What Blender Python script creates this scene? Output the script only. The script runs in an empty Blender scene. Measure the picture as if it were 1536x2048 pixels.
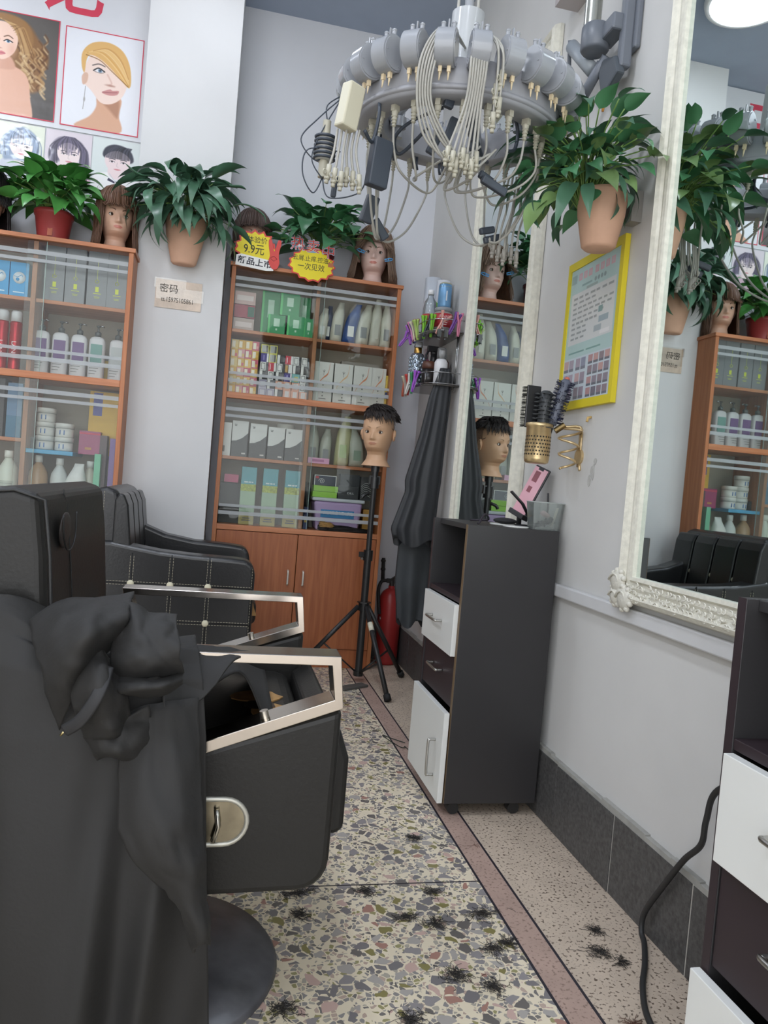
import bpy, math, random
import numpy as np
from mathutils import Vector, Matrix, Euler, noise as mnoise
random.seed(7)
SC = bpy.context.scene
COL = SC.collection
PI = math.pi

# ---------------------------------------------------------------- camera
CAM_Z, F_PX, YAW, PITCH, ROLL = 0.95, 1500.15, 0.2151635, -0.0357154, 0.0846034
def make_camera():
    cy, sy, cp, sp = math.cos(YAW), math.sin(YAW), math.cos(PITCH), math.sin(PITCH)
    fwd = Vector((sy*cp, cy*cp, sp)); r0 = Vector((cy, -sy, 0)); u0 = r0.cross(fwd)
    c, s = math.cos(ROLL), math.sin(ROLL)
    r = r0*c + u0*s; u = u0*c - r0*s
    cd = bpy.data.cameras.new('camera'); co = bpy.data.objects.new('camera', cd); COL.objects.link(co)
    m = Matrix((r, u, -fwd)).transposed().to_4x4(); m.translation = (0, 0, CAM_Z)
    co.matrix_world = m
    cd.sensor_fit = 'HORIZONTAL'; cd.sensor_width = 36; cd.lens = 36*F_PX/1536
    cd.clip_start = 0.02; cd.clip_end = 60
    SC.camera = co
make_camera()

# ---------------------------------------------------------------- world, exposure
W = bpy.data.worlds.new('World'); SC.world = W; W.use_nodes = True
W.node_tree.nodes['Background'].inputs[0].default_value = (0.95, 0.97, 1.0, 1)
W.node_tree.nodes['Background'].inputs[1].default_value = 1.1
SC.view_settings.view_transform = 'Standard'; SC.view_settings.look = 'None'
SC.view_settings.exposure = 1.62; SC.view_settings.gamma = 1.0
try: SC.view_settings.use_curve_mapping = False
except Exception: pass
LAMP_STRENGTH = 18.0
LAMPS = [(-.19, 3.10), (-.25, 1.35), (-.25, -.5), (-1.7, 3.0), (-1.7, 1.35), (-1.7, -.5)]  # first one shows in the mirror; the other five are added for light

# ---------------------------------------------------------------- materials
def srgb(c):
    if isinstance(c, str):
        c = [int(c[i:i+2], 16)/255 for i in (0, 2, 4)]
    return tuple((x/12.92 if x <= .04045 else ((x+.055)/1.055)**2.4) for x in c)
MATS = {}
def M(name, col, rough=.55, metal=0, var=.0, vscale=8, bump=0, bscale=60, coat=0, spec=.5, emit=0, trans=0, grain=None, alpha=1):
    if name in MATS: return MATS[name]
    m = bpy.data.materials.new(name); m.use_nodes = True; MATS[name] = m
    nt = m.node_tree; b = nt.nodes['Principled BSDF']; c = srgb(col)
    b.inputs['Base Color'].default_value = (*c, 1); b.inputs['Roughness'].default_value = rough
    b.inputs['Metallic'].default_value = metal; b.inputs['Specular IOR Level'].default_value = spec
    b.inputs['Coat Weight'].default_value = coat; b.inputs['Coat Roughness'].default_value = .08
    b.inputs['Transmission Weight'].default_value = trans; b.inputs['Alpha'].default_value = alpha
    if emit:
        b.inputs['Emission Color'].default_value = (*c, 1); b.inputs['Emission Strength'].default_value = emit
    if var or bump or grain:
        tc = nt.nodes.new('ShaderNodeTexCoord'); mp = nt.nodes.new('ShaderNodeMapping')
        nt.links.new(tc.outputs['Object'], mp.inputs[0])
        if grain: mp.inputs['Scale'].default_value = grain
    if var:
        nz = nt.nodes.new('ShaderNodeTexNoise'); nz.inputs['Scale'].default_value = vscale; nz.inputs['Detail'].default_value = 5
        nt.links.new(mp.outputs[0], nz.inputs['Vector'])
        rp = nt.nodes.new('ShaderNodeValToRGB'); rp.color_ramp.elements[0].position = .3; rp.color_ramp.elements[1].position = .7
        rp.color_ramp.elements[0].color = (*[x*(1-var) for x in c], 1)
        rp.color_ramp.elements[1].color = (*[min(1, x*(1+var)) for x in c], 1)
        nt.links.new(nz.outputs['Fac'], rp.inputs[0]); nt.links.new(rp.outputs[0], b.inputs['Base Color'])
    if bump:
        n2 = nt.nodes.new('ShaderNodeTexNoise'); n2.inputs['Scale'].default_value = bscale; n2.inputs['Detail'].default_value = 3
        nt.links.new(mp.outputs[0], n2.inputs['Vector'])
        bp = nt.nodes.new('ShaderNodeBump'); bp.inputs['Strength'].default_value = bump; bp.inputs['Distance'].default_value = .004
        nt.links.new(n2.outputs['Fac'], bp.inputs['Height']); nt.links.new(bp.outputs[0], b.inputs['Normal'])
    return m
def glass_mat(name, tint=(.97, .99, .98), refl=.5, body=None, bodyfac=0):
    if name in MATS: return MATS[name]
    m = bpy.data.materials.new(name); m.use_nodes = True; MATS[name] = m
    nt = m.node_tree; nt.nodes.remove(nt.nodes['Principled BSDF']); out = nt.nodes['Material Output']
    tr = nt.nodes.new('ShaderNodeBsdfTransparent'); tr.inputs[0].default_value = (*tint, 1)
    gl = nt.nodes.new('ShaderNodeBsdfGlossy'); gl.inputs['Roughness'].default_value = .02
    fr = nt.nodes.new('ShaderNodeFresnel'); fr.inputs[0].default_value = 1.5
    mu = nt.nodes.new('ShaderNodeMath'); mu.operation = 'MULTIPLY'; mu.inputs[1].default_value = refl*2
    nt.links.new(fr.outputs[0], mu.inputs[0])
    mx = nt.nodes.new('ShaderNodeMixShader'); nt.links.new(mu.outputs[0], mx.inputs[0])
    nt.links.new(tr.outputs[0], mx.inputs[1]); nt.links.new(gl.outputs[0], mx.inputs[2]); res = mx
    if body:
        df = nt.nodes.new('ShaderNodeBsdfDiffuse'); df.inputs[0].default_value = (*srgb(body), 1)
        m2 = nt.nodes.new('ShaderNodeMixShader'); m2.inputs[0].default_value = bodyfac
        nt.links.new(res.outputs[0], m2.inputs[1]); nt.links.new(df.outputs[0], m2.inputs[2]); res = m2
    nt.links.new(res.outputs[0], out.inputs[0])
    return m
def wood_mat(name, c1, c2, axis=2):
    if name in MATS: return MATS[name]
    m = M(name, c1, .42); nt = m.node_tree; b = nt.nodes['Principled BSDF']
    tc = nt.nodes.new('ShaderNodeTexCoord'); mp = nt.nodes.new('ShaderNodeMapping')
    sc = [26, 26, 26]; sc[axis] = 1.6; mp.inputs['Scale'].default_value = sc
    nz = nt.nodes.new('ShaderNodeTexNoise'); nz.inputs['Scale'].default_value = 2.2; nz.inputs['Detail'].default_value = 6; nz.inputs['Distortion'].default_value = .6
    rp = nt.nodes.new('ShaderNodeValToRGB'); rp.color_ramp.elements[0].position = .35; rp.color_ramp.elements[1].position = .68
    rp.color_ramp.elements[0].color = (*srgb(c1), 1); rp.color_ramp.elements[1].color = (*srgb(c2), 1)
    nt.links.new(tc.outputs['Object'], mp.inputs[0]); nt.links.new(mp.outputs[0], nz.inputs['Vector'])
    nt.links.new(nz.outputs['Fac'], rp.inputs[0]); nt.links.new(rp.outputs[0], b.inputs['Base Color'])
    return m

# ---------------------------------------------------------------- mesh builder
def sm(a, b, x):
    t = min(1, max(0, (x-a)/(b-a))); return t*t*(3-2*t)
def catmull(pts, n=8, closed=False):
    P = [Vector(p) for p in pts]; out = []
    N = len(P); rng = range(N if closed else N-1)
    for i in rng:
        if closed: a, b, c, d = P[(i-1) % N], P[i], P[(i+1) % N], P[(i+2) % N]
        else: a, b, c, d = P[max(i-1, 0)], P[i], P[i+1], P[min(i+2, N-1)]
        for k in range(n):
            t = k/n
            out.append(.5*((2*b)+(c-a)*t+(2*a-5*b+4*c-d)*t*t+(3*b-a-3*c+d)*t**3))
    if not closed: out.append(P[-1])
    return out
class B:
    def __init__(s): s.v = []; s.f = []; s.mi = []; s.sh = []; s.m = 0; s.T = None
    def add(s, vs, fs, smooth=False):
        o = len(s.v)
        if s.T is not None: vs = [s.T @ Vector(p) for p in vs]
        s.v += [tuple(p) for p in vs]
        for f in fs: s.f.append(tuple(i+o for i in f)); s.mi.append(s.m); s.sh.append(smooth)
        return s
    def box(s, x0, x1, y0, y1, z0, z1):
        vs = [(x, y, z) for z in (z0, z1) for y in (y0, y1) for x in (x0, x1)]
        return s.add(vs, [(0, 2, 3, 1), (4, 5, 7, 6), (0, 1, 5, 4), (2, 6, 7, 3), (0, 4, 6, 2), (1, 3, 7, 5)])
    def quad(s, a, b, c, d): return s.add([a, b, c, d], [(0, 1, 2, 3)])
    def prism(s, poly, d0, d1, plane='xz'):
        def P(p, d):
            return {'xz': (p[0], d, p[1]), 'yz': (d, p[0], p[1]), 'xy': (p[0], p[1], d)}[plane]
        n = len(poly); vs = [P(p, d0) for p in poly]+[P(p, d1) for p in poly]
        fs = [tuple(range(n)), tuple(range(2*n-1, n-1, -1))]+[(i, i+n, (i+1) % n+n, (i+1) % n) for i in range(n)]
        return s.add(vs, fs)
    def tube(s, pts, r, n=8, flat=None, closed=False, caps=True):
        P = [Vector(p) for p in pts]; N = len(P)
        R = r if callable(r) else (lambda t: r)
        vs = []; up = None
        for i in range(N):
            if closed: t = (P[(i+1) % N]-P[i-1])
            else: t = P[min(i+1, N-1)]-P[max(i-1, 0)]
            if t.length < 1e-9: t = Vector((0, 0, 1))
            t.normalize()
            if up is None:
                up = Vector((0, 0, 1)) if abs(t.z) < .9 else Vector((1, 0, 0))
            a = up-t*up.dot(t)
            if a.length < 1e-6: a = t.orthogonal()
            a.normalize(); b = t.cross(a); up = a
            rr = R(i/max(1, N-1))
            for k in range(n):
                g = 2*PI*k/n; vs.append(P[i]+a*math.cos(g)*rr*(flat or 1)+b*math.sin(g)*rr)
        fs = []
        for i in range(N if closed else N-1):
            j = (i+1) % N
            for k in range(n): fs.append((i*n+k, i*n+(k+1) % n, j*n+(k+1) % n, j*n+k))
        if caps and not closed:
            fs.append(tuple(range(n-1, -1, -1))); fs.append(tuple(range((N-1)*n, N*n)))
        return s.add(vs, fs, True)
    def cyl(s, p0, p1, r, n=16, r1=None):
        r1 = r if r1 is None else r1
        p0, p1 = Vector(p0), Vector(p1); t = (p1-p0).normalized(); a = t.orthogonal().normalized(); b = t.cross(a)
        ring = lambda p, q: [p+a*math.cos(2*PI*k/n)*q+b*math.sin(2*PI*k/n)*q for k in range(n)]
        s.add(ring(p0, r)+ring(p1, r1), [(k, (k+1) % n, (k+1) % n+n, k+n) for k in range(n)], True)
        s.add(ring(p0, r), [tuple(range(n-1, -1, -1))]); s.add(ring(p1, r1), [tuple(range(n))])
        return s
    def lathe(s, prof, c=(0, 0, 0), n=24, sx=1, sy=1, axis='z', cap=True):
        vs = []
        for r, z in prof:
            for k in range(n):
                g = 2*PI*k/n; x, y = r*math.cos(g)*sx, r*math.sin(g)*sy
                p = {'z': (x, y, z), 'x': (z, x, y), 'y': (x, z, y)}[axis]
                vs.append((p[0]+c[0], p[1]+c[1], p[2]+c[2]))
        N = len(prof); fs = []
        for i in range(N-1):
            for k in range(n):
                q = (i*n+k, i*n+(k+1) % n, (i+1)*n+(k+1) % n, (i+1)*n+k)
                fs.append(q if axis != 'y' else q[::-1])
        s.add(vs, fs, True)
        o = len(s.v)-len(vs)
        for base, flip in ((0, True), ((N-1)*n, False)):
            if cap and prof[0 if base == 0 else -1][0] > 1e-5:
                idx = [o+base+k for k in range(n)]
                s.f.append(tuple(idx[::-1] if flip else idx)); s.mi.append(s.m); s.sh.append(False)
        return s
    def ell(s, c, rx, ry, rz, n=16, m=10):
        prof = [(max(1e-6, math.sin(PI*i/m)), -math.cos(PI*i/m)) for i in range(m+1)]
        vs = []
        for r, z in prof:
            for k in range(n):
                g = 2*PI*k/n; vs.append((c[0]+r*math.cos(g)*rx, c[1]+r*math.sin(g)*ry, c[2]+z*rz))
        fs = [(i*n+k, i*n+(k+1) % n, (i+1)*n+(k+1) % n, (i+1)*n+k) for i in range(m) for k in range(n)]
        return s.add(vs, fs, True)
    def grid(s, fn, nu, nv, smooth=True, closed_u=False):
        vs = [fn(i/nu, j/nv) for j in range(nv+1) for i in range(nu+(0 if closed_u else 1))]
        w = nu if closed_u else nu+1
        fs = [(j*w+i, j*w+(i+1) % w, (j+1)*w+(i+1) % w, (j+1)*w+i) for j in range(nv) for i in range(nu)]
        return s.add(vs, fs, smooth)
    def build(s, name, mats, parent=None, loc=(0, 0, 0), bevel=0, seg=2, solid=0, sub=0, label=None, shift=True):
        me = bpy.data.meshes.new(name)
        L = Vector(loc)
        vs = s.v if (L.length == 0 or not shift) else [tuple(Vector(p)-L) for p in s.v]
        me.from_pydata(vs, [], s.f)
        if not isinstance(mats, (list, tuple)): mats = [mats]
        for m in mats: me.materials.append(m)
        me.polygons.foreach_set('material_index', s.mi); me.polygons.foreach_set('use_smooth', s.sh)
        me.update()
        o = bpy.data.objects.new(name, me); COL.objects.link(o); o.location = loc
        if parent: o.parent = parent
        if solid:
            md = o.modifiers.new('solid', 'SOLIDIFY'); md.thickness = solid; md.offset = 0
        if bevel:
            md = o.modifiers.new('bevel', 'BEVEL'); md.width = bevel; md.segments = seg; md.limit_method = 'ANGLE'; md.angle_limit = math.radians(35)
            md.harden_normals = False
        if sub:
            md = o.modifiers.new('sub', 'SUBSURF'); md.levels = sub; md.render_levels = sub
        if label: o['label'] = label
        return o
def tag(o, label, cat, group=None):
    o['label'] = label; o['category'] = cat
    if group: o['group'] = group
    return o
def thing(name, label, cat, loc=(0, 0, 0), rz=0, group=None):
    o = bpy.data.objects.new(name, None); COL.objects.link(o); o.empty_display_size = .05
    o.location = loc; o.rotation_euler = (0, 0, rz)
    return tag(o, label, cat, group)
def struct(o): o['kind'] = 'structure'; return o
def dup(root, loc, rz=None, label=None, group=None, rot=None):
    r = root.copy(); COL.objects.link(r); r.location = loc
    if rz is not None: r.rotation_euler = (0, 0, rz)
    if rot is not None: r.rotation_euler = rot
    if label: r['label'] = label
    if group: r['group'] = group
    for ch in list(root.children):
        c = ch.copy(); COL.objects.link(c); c.parent = r
        for g in list(ch.children):
            d = g.copy(); COL.objects.link(d); d.parent = c
    return r
DG = None
def text(body, size, mat, parent, loc, rot=(PI/2, 0, 0), name='lettering', width=None, ext=.0002, align='CENTER', bold=0):
    cu = bpy.data.curves.new(name, 'FONT'); cu.body = body; cu.size = size; cu.extrude = ext; cu.offset = bold
    cu.align_x = align; cu.align_y = 'CENTER'; cu.resolution_u = 3
    tmp = bpy.data.objects.new(name+'_tmp', cu); COL.objects.link(tmp)
    dg = bpy.context.evaluated_depsgraph_get(); dg.update()
    me = bpy.data.meshes.new_from_object(tmp.evaluated_get(dg))
    bpy.data.objects.remove(tmp); bpy.data.curves.remove(cu)
    me.materials.clear(); me.materials.append(mat); me.name = name
    if width and len(me.vertices):
        xs = [v.co.x for v in me.vertices]; w = max(xs)-min(xs)
        if w > 0:
            k = width/w
            for v in me.vertices: v.co.x *= k
    o = bpy.data.objects.new(name, me); COL.objects.link(o)
    o.parent = parent; o.location = loc; o.rotation_euler = rot
    return o

# ---------------------------------------------------------------- flat print painter (pictures on posters)
class Paint:
    def __init__(s, w, h, bg):
        s.w, s.h = w, h; s.px = np.ones((h, w, 3))*np.array(s.c(bg))
        s.U, s.V = np.meshgrid((np.arange(w)+.5)/w, (np.arange(h)+.5)/w)
        s.top = h/w
    def c(s, c): return [int(c[i:i+2], 16)/255 for i in (0, 2, 4)] if isinstance(c, str) else c
    def blend(s, mask, col, a=1): s.px = s.px*(1-(mask*a)[..., None])+np.array(s.c(col))*(mask*a)[..., None]
    def ellipse(s, cx, cy, rx, ry, col, soft=.01, rot=0, a=1):
        x, y = s.U-cx, s.V-cy; c, n = math.cos(rot), math.sin(rot)
        d = (np.sqrt(((x*c+y*n)/rx)**2+((-x*n+y*c)/ry)**2)-1)*min(rx, ry)
        s.blend(np.clip(.5-d/soft, 0, 1), col, a)
    def poly(s, pts, col, soft=.008, curve=True, a=1):
        P = [(p.x, p.y) for p in catmull([(q[0], q[1], 0) for q in pts], 5, True)] if curve else pts
        ins = np.zeros(s.U.shape, bool); d2 = np.full(s.U.shape, 9.)
        for i in range(len(P)):
            (x0, y0), (x1, y1) = P[i-1], P[i]
            if abs(y1-y0) > 1e-9:
                ins ^= ((y0 > s.V) != (y1 > s.V)) & (s.U < (x1-x0)*(s.V-y0)/(y1-y0)+x0)
            ex, ey = x1-x0, y1-y0; t = np.clip(((s.U-x0)*ex+(s.V-y0)*ey)/(ex*ex+ey*ey+1e-12), 0, 1)
            d2 = np.minimum(d2, (s.U-x0-t*ex)**2+(s.V-y0-t*ey)**2)
        d = np.sqrt(d2)*np.where(ins, -1, 1); s.blend(np.clip(.5-d/soft, 0, 1), col, a)
    def stroke(s, pts, w, col, soft=.005, a=1):
        P = [(p.x, p.y) for p in catmull([(q[0], q[1], 0) for q in pts], 5)]; d2 = np.full(s.U.shape, 9.)
        for (x0, y0), (x1, y1) in zip(P, P[1:]):
            ex, ey = x1-x0, y1-y0; t = np.clip(((s.U-x0)*ex+(s.V-y0)*ey)/(ex*ex+ey*ey+1e-12), 0, 1)
            d2 = np.minimum(d2, (s.U-x0-t*ex)**2+(s.V-y0-t*ey)**2)
        s.blend(np.clip(.5-(np.sqrt(d2)-w)/soft, 0, 1), col, a)
    def rect(s, x0, x1, y0, y1, col, a=1):
        s.blend(((s.U >= x0) & (s.U <= x1) & (s.V >= y0) & (s.V <= y1)).astype(float), col, a)
    def mat(s, name, rough=.3, coat=.3):
        im = bpy.data.images.new(name, s.w, s.h)
        buf = np.ones((s.h, s.w, 4), np.float32); buf[..., :3] = np.clip(s.px, 0, 1)
        im.pixels.foreach_set(buf.ravel()); im.pack()
        m = M(name, 'ffffff', rough, coat=coat); nt = m.node_tree
        t = nt.nodes.new('ShaderNodeTexImage'); t.image = im; t.extension = 'EXTEND'
        nt.links.new(t.outputs[0], nt.nodes['Principled BSDF'].inputs['Base Color'])
        tc = nt.nodes.new('ShaderNodeTexCoord'); nz = nt.nodes.new('ShaderNodeTexNoise'); nz.inputs['Scale'].default_value = 14
        bp = nt.nodes.new('ShaderNodeBump'); bp.inputs['Strength'].default_value = .25; bp.inputs['Distance'].default_value = .01
        nt.links.new(tc.outputs['Object'], nz.inputs['Vector']); nt.links.new(nz.outputs['Fac'], bp.inputs['Height'])
        nt.links.new(bp.outputs[0], nt.nodes['Principled BSDF'].inputs['Normal'])
        nt.links.new(bp.outputs[0], nt.nodes['Principled BSDF'].inputs['Coat Normal'])
        return m
def card(name, mat, x0, x1, z0, z1, y, parent=None, th=.002, plane='xz', edge=None, loc=None):
    """thin printed sheet with its print on the front face (facing -y, or -x for plane 'yz')"""
    me = bpy.data.meshes.new(name); L = Vector(loc or (0, 0, 0))
    if plane == 'xz':
        vs = [(x0, y, z0), (x1, y, z0), (x1, y, z1), (x0, y, z1), (x0, y+th, z0), (x1, y+th, z0), (x1, y+th, z1), (x0, y+th, z1)]
    else:
        vs = [(y, x0, z0), (y, x1, z0), (y, x1, z1), (y, x0, z1), (y+th, x0, z0), (y+th, x1, z0), (y+th, x1, z1), (y+th, x0, z1)]
    fs = [(0, 1, 2, 3), (5, 4, 7, 6), (4, 0, 3, 7), (1, 5, 6, 2), (3, 2, 6, 7), (4, 5, 1, 0)]
    me.from_pydata([tuple(Vector(v)-L) for v in vs], [], fs)
    uv = me.uv_layers.new(name='UVMap'); q = [(0, 0), (1, 0), (1, 1), (0, 1)]
    for p in me.polygons:
        for k, li in enumerate(p.loop_indices): uv.data[li].uv = q[k] if p.index == 0 else (.01, .01)
    me.materials.append(mat); me.materials.append(edge or M('paper_edge', 'd8d8d4', .8))
    for p in me.polygons: p.material_index = 0 if p.index == 0 else 1
    o = bpy.data.objects.new(name, me); COL.objects.link(o); o.location = L
    if parent: o.parent = parent
    return o
# ================================================================ ROOM
XW, YB, ZC = 1.01, 3.98, 3.30          # right wall, back wall, ceiling
wallm = M('wall_paint', 'cfcecb', .75, var=.035, vscale=3, bump=.12, bscale=25)
ceilm = M('ceiling_paint', 'a3aec0', .8, var=.03)
greym = M('grey_wall', 'd3d5da', .75, var=.05, vscale=2)

def terrazzo():
    m = M('terrazzo', 'd6cfb8', .28); nt = m.node_tree; b = nt.nodes['Principled BSDF']; N = nt.nodes.new; K = nt.links.new
    tc = N('ShaderNodeTexCoord')
    wn = N('ShaderNodeTexNoise'); wn.inputs['Scale'].default_value = 26; wn.inputs['Detail'].default_value = 2
    wm = N('ShaderNodeMix'); wm.data_type = 'VECTOR'; wm.inputs[0].default_value = .018
    K(tc.outputs['Object'], wn.inputs['Vector']); K(tc.outputs['Object'], wm.inputs[4]); K(wn.outputs['Color'], wm.inputs[5])
    def layer(scale, edge, keep, stops, prev):
        v1 = N('ShaderNodeTexVoronoi'); v1.feature = 'F1'; v1.inputs['Scale'].default_value = scale
        v2 = N('ShaderNodeTexVoronoi'); v2.feature = 'DISTANCE_TO_EDGE'; v2.inputs['Scale'].default_value = scale
        for v in (v1, v2): K(wm.outputs[1], v.inputs['Vector'])
        g = N('ShaderNodeMath'); g.operation = 'GREATER_THAN'; K(v2.outputs['Distance'], g.inputs[0]); g.inputs[1].default_value = edge
        sp = N('ShaderNodeSeparateColor'); K(v1.outputs['Color'], sp.inputs[0])
        g2 = N('ShaderNodeMath'); g2.operation = 'LESS_THAN'; K(sp.outputs[1], g2.inputs[0]); g2.inputs[1].default_value = keep
        mu = N('ShaderNodeMath'); mu.operation = 'MULTIPLY'; K(g.outputs[0], mu.inputs[0]); K(g2.outputs[0], mu.inputs[1])
        r = N('ShaderNodeValToRGB'); r.color_ramp.interpolation = 'CONSTANT'
        while len(r.color_ramp.elements) < len(stops): r.color_ramp.elements.new(.5)
        for e, (p, c) in zip(r.color_ramp.elements, stops): e.position = p; e.color = (*srgb(c), 1)
        K(sp.outputs[0], r.inputs[0])
        mx = N('ShaderNodeMix'); mx.data_type = 'RGBA'; K(mu.outputs[0], mx.inputs[0]); K(r.outputs[0], mx.inputs[7])
        if prev is None: mx.inputs[6].default_value = (*srgb('e6d9bf'), 1)
        else: K(prev, mx.inputs[6])
        return mx.outputs[2]
    a = layer(95, .09, .62, [(0, '8f8b88'), (.3, 'aea799'), (.5, '77736f'), (.7, 'bba596'), (.88, '9a9468')], None)
    c = layer(40, .09, .50, [(0, '928d8d'), (.24, '7b7778'), (.46, 'aba59f'), (.62, '877f50'), (.72, 'c9aba0'), (.82, '6d6864'), (.93, 'a98073')], a)
    K(c, b.inputs['Base Color'])
    return m
tz = terrazzo()
def speck(name, base, dots):
    m = M(name, base, .45, var=.08, vscale=14); nt = m.node_tree; b = nt.nodes['Principled BSDF']
    src = b.inputs['Base Color'].links[0].from_socket
    tc = nt.nodes.new('ShaderNodeTexCoord'); nz = nt.nodes.new('ShaderNodeTexNoise'); nz.inputs['Scale'].default_value = 130; nz.inputs['Detail'].default_value = 4
    rp = nt.nodes.new('ShaderNodeValToRGB'); rp.color_ramp.elements[0].position = .36; rp.color_ramp.elements[1].position = .44
    rp.color_ramp.elements[0].color = (1, 1, 1, 1); rp.color_ramp.elements[1].color = (0, 0, 0, 1)
    mx = nt.nodes.new('ShaderNodeMix'); mx.data_type = 'RGBA'; mx.inputs[7].default_value = (*srgb(dots), 1)
    nt.links.new(tc.outputs['Object'], nz.inputs['Vector']); nt.links.new(nz.outputs['Fac'], rp.inputs[0])
    nt.links.new(rp.outputs[0], mx.inputs[0]); nt.links.new(src, mx.inputs[6]); nt.links.new(mx.outputs[2], b.inputs['Base Color'])
    return m
pinkm = speck('pink_granolith', 'b49a8d', '8b7468'); sandm = speck('sand_granolith', 'c9b8a5', '6e5f52')
floor = struct(B().box(-2.8, 1.2, -2.4, 4.2, -.12, -.02).build('floor', M('screed', '8c8880', .9)))
SX, DX = .690, .758                       # the two black divider strips run along y at these x
joints = [-2.4, -.212, .746, 1.704, 2.662, 3.62, 4.0]
xj = [-2.8, -1.226, -.268, SX]
for i in range(3):
    for y0, y1 in zip(joints, joints[1:]):
        B().box(xj[i]+.002, xj[i+1]-.002, y0+.002, y1-.002, -.03, 0).build('terrazzo_panel', tz, floor)
B().box(SX+.002, DX-.002, -2.4, 4.0, -.03, 0).build('border_strip', pinkm, floor)
B().box(DX+.002, 1.02, -2.4, 4.0, -.03, 0).build('edge_panel', sandm, floor)
dv = M('divider_black', '2a2730', .5)
for x in (SX, DX, xj[1], xj[2]): B().box(x-.003, x+.003, -2.4, 4.0, -.03, .0004).build('divider_strip', dv, floor)
for y in joints[1:-1]: B().box(-2.8, SX-.003, y-.002, y+.002, -.03, .0003).build('divider_strip', dv, floor)

struct(B().box(-2.8, 1.2, -2.4, 4.2, ZC, ZC+.1).build('ceiling', ceilm))
WR = struct(B().box(XW, XW+.12, -2.4, 4.1, -.02, ZC).build('wall_right', wallm))
struct(B().box(-2.8, XW+.12, YB, YB+.12, -.02, ZC).build('wall_back', greym))
struct(B().box(-2.8, -2.68, -2.4, 4.1, -.02, ZC).build('wall_left', wallm))
# pillar between the two cabinets, with the dark tiled foot seen in the mirror
pil = struct(B().box(-.472, -.064, 3.62, YB-.001, .62, ZC-.001).build('wall_pillar', M('pillar_paint', 'd5d5d5', .7, var=.03, vscale=3, bump=.1, bscale=25)))
B().box(-.474, -.062, 3.612, YB-.001, 0, .618).build('tile', M('pillar_tile', '4b4d4a', .35, var=.1), pil, bevel=.002)
B().box(-.474, -.062, 3.613, YB-.001, .618, .623).build('tile_edge', M('grout_light', 'a9a8a2', .8), pil)
# partition the banner hangs on, left of the pillar
struct(B().box(-2.68, -.474, 3.76, YB-.001, 0, ZC-.001).build('wall_banner', greym))

# skirting tiles on the right wall
skm = M('skirting_granite', '4e4d4c', .5, var=.38, vscale=110, bump=.15, bscale=90)
bb = struct(B().box(.9972, XW, -2.4, YB, 0, .196).build('baseboard_right', M('grout', 'b4b1a8', .9)))
ys = [-2.4+.1]+[1.32-.316*k for k in range(10, 0, -1)]+[1.32, 1.634, 1.951, 2.265, 2.58, 2.9, 3.215, 3.53, 3.70, 3.975]
for a, b2 in zip(ys, ys[1:]):
    B().box(.994+random.uniform(0, .002), 1.004, a+.002, b2-.002, .001, .194+random.uniform(-.002, .002)).build('tile', skm, bb, bevel=.0012)
lg = B(); rr = random.Random(3)
for k in range(60):
    y0 = -2.0+k*.1; lg.box(.9965, 1.011, y0, y0+.1, .194, .202+rr.uniform(0, .008))
lg.build('mortar_ledge', M('mortar', '9d9c96', .95, var=.15, vscale=20, bump=.5, bscale=60), bb)
bk = struct(B().box(.815, 1.0, YB-.012, YB, 0, .2).build('baseboard_back', skm))
# chair rail moulding
struct(B().box(.990, XW, -2.4, YB, .664, .700).build('trim_1', M('rail_paint', 'cdcdcd', .6, var=.04), bevel=.004))
# scuffs: peeled paint patch under the spiral holder
pp = B()
for (y, z, w, h) in ((1.935, 1.035, .012, .05), (1.95, 1.01, .009, .03), (1.925, 1.065, .008, .02)):
    n = 9; pp.add([(1.0088, y+w*math.cos(2*PI*k/n)*rr.uniform(.6, 1.2), z+h*.5*math.sin(2*PI*k/n)*rr.uniform(.7, 1.2)) for k in range(n)], [tuple(range(n))])
pp.build('bare_plaster', M('bare_plaster', 'b9b8b4', .95, bump=.6, bscale=120), WR, solid=.001)

# ---------------------------------------------------------------- ceiling lamps (round led panels); all but the first added unseen to light the room
lampm = M('lamp_diffuser', 'eef4ff', .5, emit=LAMP_STRENGTH); lampdim = M('lamp_diffuser_dim', 'eef4ff', .5, emit=LAMP_STRENGTH*.3)  # second copy only emits less, so the pillar top renders less bright
for i, (x, y) in enumerate(LAMPS):
    t = thing('ceiling_lamp', ['round white ceiling lamp nearest the pillar, shining in the large mirror', 'added round ceiling lamp out of view over the near barber chair', 'added round ceiling lamp out of view behind the near barber chair', 'added round ceiling lamp out of view above the far left cabinet', 'added round ceiling lamp out of view in the middle left of the ceiling', 'added round ceiling lamp out of view at the rear left of the ceiling'][i], 'lamp', (x, y, ZC), group='round ceiling lamps')
    B().lathe([(.001, -.002), (.19, -.002), (.195, -.012), (.19, -.03), (.17, -.034), (.169, -.03), (.001, -.03)][::-1], n=40).build('housing', M('lamp_white', 'e8e8e8', .4), t)
    B().lathe([(.001, -.045), (.10, -.043), (.15, -.038), (.168, -.031)], n=40).build('diffuser', lampm if i else lampdim, t)

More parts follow.
